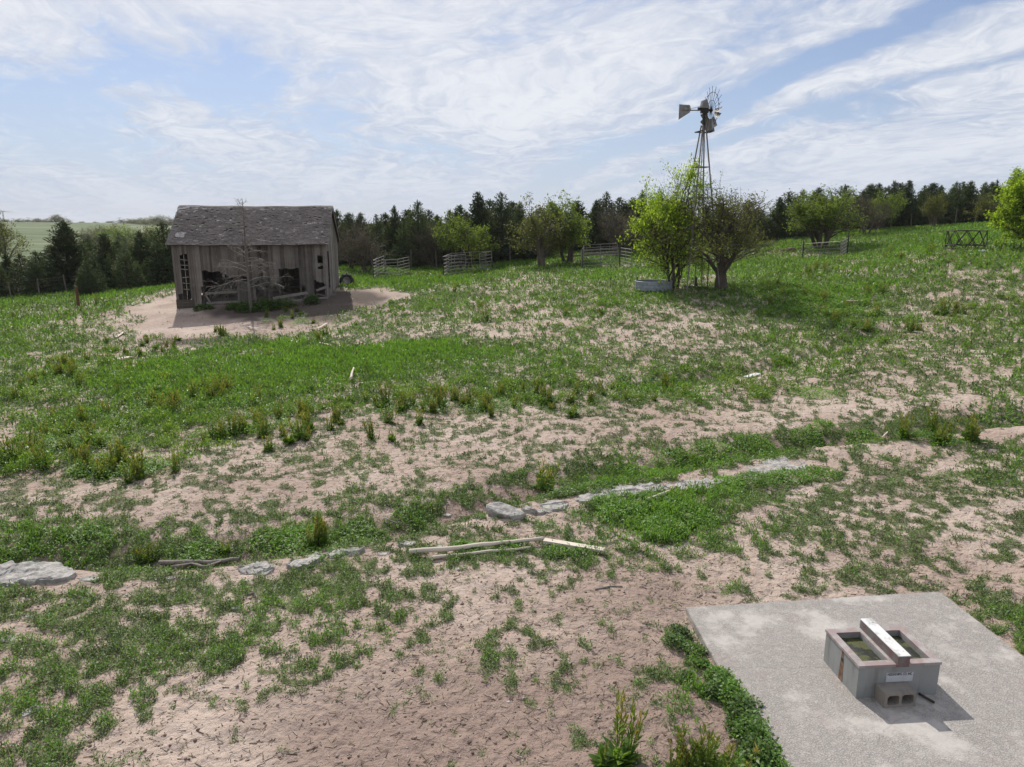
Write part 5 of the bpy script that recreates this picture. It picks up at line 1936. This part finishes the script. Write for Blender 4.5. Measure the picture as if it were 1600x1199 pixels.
ground_bar([(1166, 593), (1184, 587)], 0.24, 0.03, M['capwhite'], 'sheet_scrap', 'white scrap of sheeting lying on the green slope right of centre', 'scrap', lift=0.08)
ground_bar([(388, 513), (402, 517)], 0.10, 0.03, M['palewood'], 'plank', 'small pale stick of wood at the lower edge of the barn yard', lift=0.1)
ground_bar([(497, 516), (511, 508)], 0.10, 0.03, M['palewood'], 'plank', 'slanting pale lath in the weeds right below the barn yard', lift=0.12)
ground_bar([(462, 538), (470, 533)], 0.10, 0.03, M['palewood'], 'plank', 'short pale lath half hidden in weeds left of the slanting lath', lift=0.12)
ground_bar([(498, 539), (519, 545)], 0.09, 0.03, M['palewood'], 'plank', 'pale lath lying in lush weeds below the slanting lath', lift=0.14)
ground_bar([(833, 482), (845, 477)], 0.10, 0.03, M['palewood'], 'plank', 'lone pale stick on the slope between pens and lush band', lift=0.1)
ground_bar([(1322, 476), (1336, 476)], 0.10, 0.03, M['palewood'], 'plank', 'pale stick above the dock thicket right of the windmill', lift=0.2)
ground_bar([(1558, 499), (1568, 501)], 0.08, 0.03, M['palewood'], 'plank', 'pale stick on the bare slope near the right border', lift=0.1)
ground_bar([(548, 602), (550, 592), (553, 585)], 0.10, 0.10, M['palewood'], 'bleached_branch', 'upright bleached branch stub at the lower edge of the lush band', 'branch', lift=0.25, round_=True)
ground_bar([(560, 603), (588, 601)], 0.08, 0.04, M['palewood'], 'plank', 'pale stick right of the bleached branch stub', lift=0.1)
ground_bar([(600, 815), (626, 825)], 0.05, 0.05, M['deadwood'], 'stick', 'bleached forked stick in the gully left of the boulder', 'stick', lift=0.06, round_=True)
ground_bar([(250, 884), (290, 884), (330, 880), (374, 876)], 0.10, 0.1, M['deadwood'], 'driftwood_log', 'grey driftwood log lying along the gully edge', 'log', lift=0.08, round_=True)
ground_bar([(270, 890), (300, 886), (320, 888), (345, 880)], 0.06, 0.1, M['deadwood'], 'stick', 'thin crooked stick lying below the driftwood log', 'stick', lift=0.08, round_=True)
ground_bar([(1378, 690), (1386, 680)], 0.05, 0.05, M['palewood'], 'stick', 'pale upright stick in the weeds at the bare track', 'stick', lift=0.12, round_=True)
ground_bar([(1012, 794), (1045, 782)], 0.07, 0.05, M['palewood'], 'stick', 'pale stick in the lush clump under the ledge', 'stick', lift=0.22, round_=True)
ground_bar([(930, 924), (952, 918), (972, 917)], 0.03, 0.03, M['deadwood'], 'root', 'dark thin root on the bare mud above the slab', 'root', lift=0.01, round_=True)
ground_bar([(388, 932), (398, 928), (402, 937)], 0.04, 0.04, M['deadwood'], 'stick', 'small bleached twig in the weeds below the slanting stone', 'stick', lift=0.05, round_=True)

# ------------------------------------------------------------------ old tyre with scrap beside the barn, rubble heap
def tyre():
    p = at(542, 446, 54.0)
    r_ = empty('tractor_tyre', (p[0], 54.0, hz(p[0], 54.0) + 0.42), 0.0)
    r_.scale = (0.78, 0.78, 0.78)
    r_.rotation_euler = (R(-16), 0, R(12))
    tag(r_, 'big black tractor tyre leaning at the right end of the barn', 'tyre')
    m = MB()
    prof = []
    for i in range(14):
        a = 2 * math.pi * i / 14
        prof.append((0.50 + 0.17 * math.cos(a), 0.19 * math.sin(a)))
    m.lathe(prof, 36, 0.5, closed=True)
    for i in range(20):
        a = 2 * math.pi * i / 20
        m.box((0.66 * math.cos(a), 0.66 * math.sin(a), 0.07 * (1 if i % 2 else -1)), (0.06, 0.07, 0.24), 0.4, Matrix.Rotation(a, 3, 'Z') @ Matrix.Rotation(0.5 * (1 if i % 2 else -1), 3, 'X'))
    o = m.build('tyre_casing', M['rubber'], r_, True)
    o.rotation_euler = (R(90), 0, 0)
    m = MB()
    m.lathe([(0.0, -0.04), (0.14, -0.06), (0.30, 0.0), (0.345, 0.12), (0.36, 0.12), (0.36, -0.12), (0.30, -0.04), (0.0, -0.09)], 28, 0.5)
    o = m.build('wheel_disc', M['panel'], r_, True)
    o.rotation_euler = (R(90), 0, 0)
tyre()
def rubble():
    for i, (u, v, Y, s, lab) in enumerate([(1238, 378, 71, 0.42, 'brown square rubble block left of the many stemmed tree'), (1228, 379, 71.5, 0.28, 'small brown rubble block at the left of the bigger one'), (1258, 379, 71, 0.30, 'brown rubble lump between block and tree stems'),
                                           (1305, 381, 70, 0.24, 'low brown rubble lump right of the tree stems')]):
        p = at(u, v, Y)
        me = rock_mesh(60 + i, s * 1.3, s, s * 0.9, 0.6, 2)
        me.materials.clear(); me.materials.append(M['brick'])
        o = instance(me, 'rubble_block', (p[0], Y, hz(p[0], Y) + s * 0.3), i)
        tag(o, lab, 'rubble')
    for i, (u, v, Y, s, lab) in enumerate([(1523, 383, 46.5, 0.20, 'white stone at the foot of the hay feeder ring'), (1535, 381, 47, 0.26, 'white stone right of the hay feeder ring'), (1500, 347, 80, 0.35, 'white stone on the crest before the hilltop cedars'), (1400, 452, 44, 0.13, 'white stone on the slope below the hay feeder ring'), (970, 425, 60, 0.16, 'pale stone by the long panel pen')]):
        p = at(u, v, Y)
        me = rock_mesh(70 + i, s * 1.2, s, s * 0.6, 0.6, 2)
        me.materials.clear(); me.materials.append(M['capwhite'])
        o = instance(me, 'rock', (p[0], Y, hz(p[0], Y) + s * 0.15), i)
        tag(o, lab, 'rock')
rubble()

# ------------------------------------------------------------------ dock weeds, one by one
def dock_kind(seed, nl, ns, hgt, tall=1.0):
    rnd = random.Random(seed)
    Lf, Sd = MB(), MB()
    for i in range(nl):
        a = rnd.uniform(0, 6.283)
        el = rnd.uniform(0.15, 1.25)
        d = Vector((math.cos(a) * math.cos(el), math.sin(a) * math.cos(el), math.sin(el)))
        ln = rnd.uniform(0.16, 0.30) * hgt / 0.7
        w = ln * rnd.uniform(0.26, 0.36)
        p = Vector((rnd.gauss(0, .03), rnd.gauss(0, .03), rnd.uniform(0, 0.06)))
        s = Vector((-math.sin(a), math.cos(a), 0))
        # bent blade of three segments
        n_ = s.cross(d).normalized()
        bend = rnd.uniform(0.15, 0.6)
        V = [p - s * 0.008, p + s * 0.008]
        q, dd = p.copy(), d.copy()
        for k, wf in enumerate((0.9, 1.0, 0.05)):
            q = q + dd * (ln / 3)
            dd = (dd - Vector((0, 0, bend * 0.5))).normalized()
            V += [q - s * w * wf / 2 + n_ * 0.01, q + s * w * wf / 2 + n_ * 0.01]
        tn = min(max(rnd.gauss(0.5, 0.22), 0), 1)
        Lf.add(V, [(0, 1, 3, 2), (2, 3, 5, 4), (4, 5, 7, 6)], tn)
    for i in range(ns):
        a = rnd.uniform(0, 6.283)
        tl = rnd.uniform(0.02, 0.28)
        base = Vector((rnd.gauss(0, .07), rnd.gauss(0, .07), 0))
        h_ = hgt * rnd.uniform(0.6, 1.05) * tall
        top = base + Vector((math.cos(a) * tl * h_, math.sin(a) * tl * h_, h_))
        Sd.tube([base, base.lerp(top, 0.5), top], [0.008, 0.006, 0.003], 3, 0.35, cap=False)
        tcol = min(max(rnd.gauss(0.55, 0.28), 0), 1)
        for k in range(20):
            f = rnd.uniform(0.38, 1.0)
            q = base.lerp(top, f)
            b = rnd.uniform(0, 6.283)
            dd = Vector((math.cos(b) * 0.55, math.sin(b) * 0.55, 1)).normalized()
            Sd.leaf(q, dd, (math.cos(b), math.sin(b), 0), rnd.uniform(0.05, 0.10) * hgt / 0.7, rnd.uniform(0.018, 0.032) * hgt / 0.7, min(max(tcol + rnd.gauss(0, .12), 0), 1))
        for k in range(7):
            f = rnd.uniform(0.1, 0.6)
            q = base.lerp(top, f)
            b = rnd.uniform(0, 6.283)
            Sd.leaf(q, Vector((math.cos(b), math.sin(b), 0.7)).normalized(), (0, 0, 1), rnd.uniform(0.08, 0.15) * hgt / 0.7, 0.035 * hgt / 0.7, min(max(rnd.gauss(0.1, 0.1), 0), 1))
    return Lf.mesh('dock_plant', M['dock']), Sd.mesh('seed_stalk', M['seed'])
DOCK = [dock_kind(400 + i, nl, ns, 0.7, tl) for i, (nl, ns, tl) in enumerate([(34, 9, 1.0), (40, 7, 0.9), (28, 12, 1.05), (46, 5, 0.8), (30, 10, 1.1), (52, 2, 0.6), (36, 14, 0.95)])]
_rd = random.Random(77)
ndock = [0]
def dock(p, s, k, rz, label, group=None):
    lf, sd = DOCK[k]
    o = instance(lf, 'dock_plant', (p.x, p.y, p.z - 0.01), rz, s)
    o.rotation_euler = (_rd.gauss(0, 0.13), _rd.gauss(0, 0.13), rz)
    o.scale = (s * _rd.uniform(0.8, 1.3), s * _rd.uniform(0.8, 1.3), s * _rd.uniform(0.75, 1.15))
    c = instance(sd, 'seed_stalk', (0, 0, 0), 0, 1.0, o)
    tag(o, label, 'weed', group)
    ndock[0] += 1

def dock_cluster(u, v, su, sv, n, label, s=1.0, kinds=(0, 1, 2, 3, 4, 5, 6)):
    for i in range(n):
        q = gp(u + max(-2, min(2, _rd.gauss(0, 1))) * su * 0.85, v + max(-2, min(2, _rd.gauss(0, 1))) * sv * 0.9)
        dock(q, s * _rd.uniform(0.55, 1.15), _rd.choice(kinds), _rd.uniform(0, 6.28), label, label if n > 1 else None)

for a in [(25, 722, 35, 14, 9, 'rusty tipped dock weed in the thicket at the left border above the bedrock'),
          (130, 690, 48, 18, 15, 'rusty tipped dock weed in the dense thicket left of centre, upper clump'),
          (190, 735, 50, 13, 15, 'rusty tipped dock weed in the long low thicket nearest the camera on the left'),
          (255, 640, 60, 14, 13, 'dock weed in the thicket along the lower edge of the lush band, left part'),
          (335, 625, 50, 12, 10, 'dock weed in the lush band below the barn yard'),
          (330, 682, 28, 10, 6, 'dock weed in the small clump left of the tallest thicket'),
          (425, 665, 36, 22, 13, 'tall rusty dock weed in the tallest thicket below the barn'),
          (468, 690, 14, 10, 4, 'dark dock weed at the lower right foot of the tallest thicket'),
          (520, 662, 12, 8, 4, 'leafy dock weed in the clump right of the tallest thicket'),
          (590, 640, 26, 12, 6, 'dock weed in the row of clumps left of centre on bare soil'),
          (650, 635, 26, 8, 6, 'dock weed in the green clump just left of centre'),
          (700, 632, 24, 10, 7, 'rusty dock weed in the wide clump at the centre'),
          (758, 632, 36, 11, 10, 'dock weed in the wide clump just right of centre'),
          (838, 625, 32, 9, 7, 'dock weed in the clump below the lush band right of centre'),
          (912, 642, 14, 14, 4, 'dock weed in the ragged clump right of the centre clumps'),
          (965, 618, 35, 8, 5, 'small dock weed in the loose row right of the ragged clump'),
          (1050, 616, 22, 6, 4, 'small dock weed at the bare slope edge right of centre'),
          (300, 572, 90, 22, 12, 'dock weed scattered in the lush green band below the barn yard'),
          (120, 575, 30, 10, 7, 'dock weed in the dark clump beside the broad plank'),
          (60, 605, 45, 24, 9, 'dock weed scattered in the green slope at the left border'),
          (240, 543, 40, 7, 9, 'dock weed along the lower left rim of the barn yard'),
          (452, 500, 22, 9, 8, 'tall dock weed in the clump on the barn yard mud'),
          (508, 526, 12, 7, 3, 'dock weed in the small clump right of the barn yard mud'),
          (345, 526, 16, 5, 5, 'low dock weed at the lower rim of the barn yard'),
          (1318, 502, 34, 9, 14, 'rusty dock weed in the thicket at the end of the tree shadow'),
          (1262, 474, 40, 11, 11, 'dock weed in the green draw right of the windmill, lower part'),
          (1215, 450, 55, 10, 10, 'dock weed in the green draw right of the thick trunk'),
          (1290, 430, 55, 9, 9, 'dock weed below the dark panel pen'),
          (1420, 404, 55, 7, 10, 'dock weed in the thicket on the hill below the hay feeder'),
          (1378, 455, 25, 6, 3, 'dock weed scattered right of the tree shadow'),
          (1500, 495, 22, 6, 5, 'dock weed in the clump on the bare right hillside'),
          (1418, 512, 12, 5, 3, 'dock weed left of the clump on the right hillside'),
          (1475, 690, 24, 8, 6, 'rusty dock weed in the clump beside the bare track'),
          (1412, 684, 8, 4, 2, 'dark dock weed left of the clump beside the bare track'),
          (880, 478, 120, 16, 8, 'small dock weed scattered on the slope below the windmill'),
          (100, 482, 70, 9, 7, 'small dock weed in the grass around the lone wooden post'),
          (700, 440, 90, 7, 7, 'small dock weed in front of the panel pens')]:
    dock_cluster(*a)
def one_dock(u, v, s, k, label):
    dock(gp(u, v), s, k, _rd.uniform(0, 6.28), label)
one_dock(655, 664, 0.85, 1, 'small leafy dock weed alone on bare soil below the centre clumps')
one_dock(582, 686, 0.75, 2, 'thin dock weed with one spike on bare soil left of its green neighbour')
one_dock(612, 690, 0.75, 5, 'low green leafy weed on bare soil right of the spiked one')
one_dock(853, 772, 1.25, 0, 'big dark green dock weed standing alone behind the rock ledge')
one_dock(502, 852, 1.05, 6, 'tall reddish dock weed standing in the gully above the slanting stone')
one_dock(486, 853, 0.75, 0, 'green dock weed leaning on the tall reddish one in the gully')
one_dock(233, 880, 0.75, 4, 'rusty dock weed in the gully left of the driftwood log')
one_dock(218, 878, 0.6, 1, 'small green dock weed beside the rusty one in the gully')
one_dock(352, 862, 0.6, 5, 'broad leaved green weed above the driftwood log')
one_dock(968, 1192, 1.05, 0, 'large green dock weed with upright stalks at the bottom border')
one_dock(945, 1197, 0.8, 5, 'low broad leaved dock weed left of the large one at the bottom border')
one_dock(1085, 1212, 1.0, 2, 'tall rusty stalked dock weed at the bottom border left of the slab')
one_dock(1120, 1210, 0.95, 4, 'rusty stalked dock weed right of the tall one at the bottom border')
one_dock(1060, 1215, 0.8, 6, 'rusty stalked dock weed left of the tall one at the bottom border')
print('docks', ndock[0])

# ------------------------------------------------------------------ taller weed masses (stuff): slab edge, lush clumps, barn foot
def weed_mass(name, label, spots, leaf, aspect=1.8, lo=0.3, hi=0.7, mat=None, up=0.35):
    """spots: (x, y, radius, height, n)"""
    X, Y_, Z, Hh, Tn = [], [], [], [], []
    for (x, y, rad, hg, n) in spots:
        n = int(n)
        rr = rad * np.sqrt(RNG.uniform(0, 1, n))
        a = RNG.uniform(0, 2 * math.pi, n)
        xx, yy = x + rr * np.cos(a), y + rr * np.sin(a)
        h_ = hg * np.sqrt(np.clip(1 - (rr / rad) ** 2, 0.05, 1)) * RNG.uniform(0.35, 1.0, n)
        X.append(xx); Y_.append(yy); Hh.append(h_)
        Tn.append(np.clip(RNG.normal(RNG.uniform(lo, hi), 0.12, n), 0, 0.74) + (RNG.uniform(0, 1, n) < 0.08) * 0.25)
    X, Y_, Hh, Tn = map(np.concatenate, (X, Y_, Hh, Tn))
    z = height(X, Y_)
    n = len(X)
    return leaf_field(name, label, 'weeds', X, Y_, z + Hh * 0.5, leaf * np.ones(n), Hh * 0.5, np.clip(Tn, 0, 1), np.full(n, aspect), up, mat)
sp_ = []
for u, v, rad, hg, n in [(1065, 985, 0.16, 0.22, 260), (1058, 1005, 0.20, 0.20, 300), (1085, 1012, 0.16, 0.18, 260), (1100, 1035, 0.10, 0.12, 120), (1120, 1058, 0.16, 0.22, 300), (1135, 1075, 0.22, 0.28, 560), (1112, 1085, 0.14, 0.20, 260),
                         (1150, 1095, 0.24, 0.32, 620), (1175, 1105, 0.18, 0.25, 400), (1165, 1125, 0.24, 0.32, 620), (1190, 1140, 0.18, 0.25, 420), (1175, 1155, 0.24, 0.34, 620), (1195, 1172, 0.22, 0.32, 560), (1185, 1192, 0.24, 0.34, 620), (1210, 1205, 0.24, 0.3, 600), (1150, 1140, 0.12, 0.15, 200), (1075, 1060, 0.09, 0.12, 110), (1170, 1215, 0.25, .3, 500)]:
    q = g0(u, v)
    sp_.append((q[0], q[1], rad, hg, int(n * 1.5)))
weed_mass('edge_weeds', 'leafy green weeds growing along the left edge of the concrete slab', sp_, 0.045, 1.7, 0.25, 0.6)
sp_ = []
for u, v, rad, hg, n in [(970, 805, 0.55, 0.28, 1100), (1020, 790, 0.55, 0.30, 1100), (1060, 800, 0.55, 0.28, 1100), (1090, 815, 0.45, 0.25, 800), (1030, 830, 0.55, 0.28, 1100), (945, 790, 0.35, 0.2, 500),
                         (1180, 755, 0.5, 0.3, 800), (1230, 750, 0.5, 0.25, 700), (1140, 758, 0.4, 0.25, 600), (1280, 745, 0.5, 0.2, 600), (1120, 715, 0.7, 0.3, 900), (1060, 725, 0.6, 0.25, 700), (1180, 705, 0.6, 0.3, 800), (1260, 690, 0.5, 0.3, 600), (1000, 745, 0.5, 0.22, 600), (880, 772, 0.35, 0.2, 400), (930, 765, 0.45, 0.2, 500),
                         (790, 858, 0.30, 0.15, 320), (870, 866, 0.25, 0.15, 260), (905, 868, 0.22, 0.15, 240), (740, 862, 0.25, 0.12, 240), (720, 858, 0.15, 0.15, 160), (470, 845, 0.5, 0.25, 700), (430, 850, 0.5, 0.2, 600), (310, 865, 0.45, 0.18, 500), (130, 850, 0.6, 0.2, 700), (60, 850, 0.5, 0.2, 600), (1350, 690, 0.5, 0.2, 500), (560, 835, 0.5, 0.2, 600), (640, 815, 0.4, 0.18, 400),
                         (1270, 615, 0.8, 0.25, 700), (1285, 670, 0.4, 0.22, 350), (1440, 685, 0.35, 0.35, 350)]:
    q = gp(u, v)
    sp_.append((q.x, q.y, rad, hg, int(n * 1.6)))
for u, v, k in [(10, 726, 6), (40, 722, 6), (90, 692, 7), (125, 690, 7), (160, 692, 7), (140, 738, 7), (180, 736, 7), (225, 735, 7), (60, 690, 5), (215, 650, 6), (245, 642, 6), (285, 640, 6), (320, 628, 6), (350, 622, 6), (390, 640, 5), (425, 668, 6), (440, 650, 5), (180, 660, 5), (330, 682, 4), (590, 642, 3), (650, 637, 4), (700, 634, 4), (740, 634, 4), (778, 632, 4), (838, 627, 4), (912, 645, 2), (1318, 504, 5), (1262, 476, 5), (470, 502, 3), (445, 500, 4), (1475, 692, 4), (500, 852, 2), (120, 577, 4)]:
    for j in range(k):
        q = gp(u + _rd.gauss(0, 14), v + _rd.gauss(0, 6))
        rr_ = _rd.uniform(0.25, 0.5)
        sp_.append((q.x, q.y, rr_, _rd.uniform(0.2, 0.38), 420 * rr_))
sp2 = []
for k in range(130):
    t_ = _rd.random()
    u = 1150 + 200 * t_ + _rd.gauss(0, 38)
    v = 432 + 66 * t_ + _rd.gauss(0, 13)
    q = gp(u, v)
    sp2.append((q.x, q.y, _rd.uniform(0.3, 0.7), _rd.uniform(0.25, 0.5), 120))
for k in range(70):
    q = gp(_rd.gauss(1390, 60), _rd.gauss(402, 9))
    sp2.append((q.x, q.y, _rd.uniform(0.3, 0.6), _rd.uniform(0.2, 0.4), 90))
weed_mass('draw_weeds', 'yellow green weeds filling the shallow draw right of the windmill and the hill above', sp2, 0.11, 2.2, 0.45, 0.78)
sp3 = []
def olive(n, u0, u1, v0, v1, slope=0.0):
    for k in range(n):
        u = _rd.uniform(u0, u1)
        q = gp(u, _rd.uniform(v0, v1) + slope * (u - u0))
        for j in range(_rd.randint(1, 3)):
            x_, y_ = q.x + _rd.gauss(0, 0.35), q.y + _rd.gauss(0, 0.3)
            if not in_poly(np.array([x_]), np.array([y_]), YARD)[0]:
                sp3.append((x_, y_, _rd.uniform(0.14, 0.34), _rd.uniform(0.30, 0.58), 130))
olive(60, 0, 330, 640, 745, -0.05); olive(50, 200, 540, 590, 680, 0.03); olive(45, 0, 260, 530, 630, -0.05); olive(40, 540, 960, 600, 645, -0.04)
olive(60, 1180, 1580, 395, 500, 0.0); olive(30, 600, 1000, 430, 520, 0.0); olive(25, 950, 1250, 580, 640, -0.05); olive(25, 1250, 1600, 480, 560, 0.0)
weed_mass('olive_weeds', 'small upright olive green weeds dotted over the middle of the pasture', sp3, 0.085, 3.0, 0.2, 0.8, M['dock'], 0.85)
weed_mass('lush_weeds', 'lush bright green weed clumps along the gully and rock ledge', sp_, 0.06, 2.2, 0.45, 0.75)
sp_ = []
for u, Y, rad, hg, n in [(365, 46.2, 0.5, 0.5, 500), (385, 45.6, 0.7, 0.8, 800), (410, 45.8, 0.8, 0.8, 850), (430, 46.0, 0.8, 0.75, 800), (448, 46.3, 0.6, 0.6, 500), (487, 46.8, 0.5, 0.85, 550), (310, 46.3, 0.4, 0.45, 300), (325, 46.5, 0.3, 0.3, 200)]:
    q = at(u, 470, Y)
    sp_.append((q[0], Y, rad, hg, n))
weed_mass('nettle_growth', 'dark green tall weeds growing against the foot of the barn front', sp_, 0.13, 1.8, 0.15, 0.4)

# ------------------------------------------------------------------ straw, twigs, clods and pebbles on the soil (stuff)
def litter():
    n = 15000
    r = np.sqrt(RNG.uniform(5.5 ** 2, 26 ** 2, n) * RNG.uniform(0.15, 1, n) + 5.5 ** 2 * 0.6)
    a = RNG.uniform(-R(41), R(41), n)
    x, y = r * np.sin(a), r * np.cos(a)
    k = ~in_slab(x, y, 0.05)
    x, y = x[k], y[k]
    n = len(x)
    z = height(x, y) + 0.004
    phi = RNG.uniform(0, 6.283, n)
    ln = RNG.uniform(0.03, 0.13, n)
    w = RNG.uniform(0.003, 0.007, n)
    d = np.stack([np.cos(phi), np.sin(phi), RNG.normal(0.05, 0.10, n)], 1)
    s_ = np.stack([-np.sin(phi), np.cos(phi), np.zeros(n)], 1)
    up = np.array([0, 0, 1.0])
    p = np.stack([x, y, z], 1)
    V = np.empty((n, 6, 3))
    L_, W_ = ln[:, None], w[:, None]
    V[:, 0], V[:, 1], V[:, 2] = p - s_ * W_, p + s_ * W_, p + up * W_ * 1.6
    q = p + d * L_
    V[:, 3], V[:, 4], V[:, 5] = q - s_ * W_ * .6, q + s_ * W_ * .6, q + up * W_
    f = np.array([(0, 2, 5, 3), (2, 1, 4, 5), (1, 0, 3, 4)])
    Fc = (np.arange(n)[:, None, None] * 6 + f[None]).reshape(-1, 4)
    me = np_mesh('straw_litter', V.reshape(-1, 3), Fc, {'tint': np.repeat(RNG.uniform(0, 1, n), 6)}, M['straw'])
    o = bpy.data.objects.new('straw_litter', me)
    col.objects.link(o)
    tag(o, 'scattered bits of dry straw and twigs lying on the bare pasture soil', 'litter', kind='stuff')
    # clods and pebbles: squashed octahedra
    n = 9000
    r = np.sqrt(RNG.uniform(5.5 ** 2, 24 ** 2, n) * RNG.uniform(0.1, 1, n) + 5.5 ** 2 * 0.6)
    a = RNG.uniform(-R(41), R(41), n)
    x, y = r * np.sin(a), r * np.cos(a)
    k = ~in_slab(x, y, -0.02)
    x, y = x[k], y[k]
    n = len(x)
    z = height(x, y)
    sz = np.minimum(RNG.gamma(1.6, 0.0045, n) + 0.004, 0.03)
    base = np.array([(1, 0, 0), (0, 1, 0), (-1, 0, 0), (0, -1, 0), (0, 0, 0.75), (0, 0, -0.6)], float)
    V = base[None] * sz[:, None, None] * RNG.uniform(0.6, 1.4, (n, 6, 1))
    c_, s2 = np.cos(phi[:n] if len(phi) >= n else RNG.uniform(0, 6, n)), np.sin(phi[:n] if len(phi) >= n else RNG.uniform(0, 6, n))
    X = V[..., 0] * c_[:, None] - V[..., 1] * s2[:, None]
    Y = V[..., 0] * s2[:, None] + V[..., 1] * c_[:, None]
    V = np.stack([X + x[:, None], Y + y[:, None], V[..., 2] + z[:, None] + sz[:, None] * 0.25], -1)
    f = np.array([(0, 1, 4), (1, 2, 4), (2, 3, 4), (3, 0, 4), (1, 0, 5), (2, 1, 5), (3, 2, 5), (0, 3, 5)])
    Fc = (np.arange(n)[:, None, None] * 6 + f[None]).reshape(-1, 3)
    me = np_mesh('pebbles', V.reshape(-1, 3), Fc, {'tint': np.repeat(RNG.uniform(0, 1, n), 6)}, M['clod'])
    o = bpy.data.objects.new('pebbles', me)
    col.objects.link(o)
    tag(o, 'small pebbles and dirt clods strewn over the bare pasture soil', 'pebbles', kind='stuff')

def tint_mat(name, stops, rough=0.9):
    m, t, out = new_mat(name)
    principled(t, out, t.ramp(t.attr('tint'), stops), rough, spec=0.2)
    return m
M['straw'] = tint_mat('dry_straw', [(0.0, (0.10, 0.075, 0.055)), (0.4, (0.24, 0.19, 0.14)), (0.8, (0.45, 0.38, 0.28)), (1.0, (0.55, 0.50, 0.42))])
M['clod'] = tint_mat('soil_clod', [(0.0, (0.13, 0.092, 0.075)), (0.5, (0.27, 0.195, 0.16)), (0.85, (0.36, 0.30, 0.26)), (1.0, (0.46, 0.45, 0.43))])
litter()

# ------------------------------------------------------------------ air: thin even haze over the whole place
def haze():
    zb_, zt_ = -14.0, 75.0
    m = MB()
    m.box((0, 0, (zb_ + zt_) / 2), (11400, 11400, zt_ - zb_))
    mt = bpy.data.materials.new('haze_air')
    mt.use_nodes = True
    t = NT(mt.node_tree)
    t.n.clear()
    out = t.new('ShaderNodeOutputMaterial')
    v = t.new('ShaderNodeVolumePrincipled')
    v.inputs['Color'].default_value = (0.93, 0.96, 1.0, 1)
    v.inputs['Density'].default_value = 0.00012
    v.inputs['Anisotropy'].default_value = 0.0
    t.l.new(v.outputs[0], out.inputs['Volume'])
    o = m.build('haze', mt)
    tag(o, 'thin pale summer haze in the air over the whole pasture', 'haze', kind='stuff')
haze()
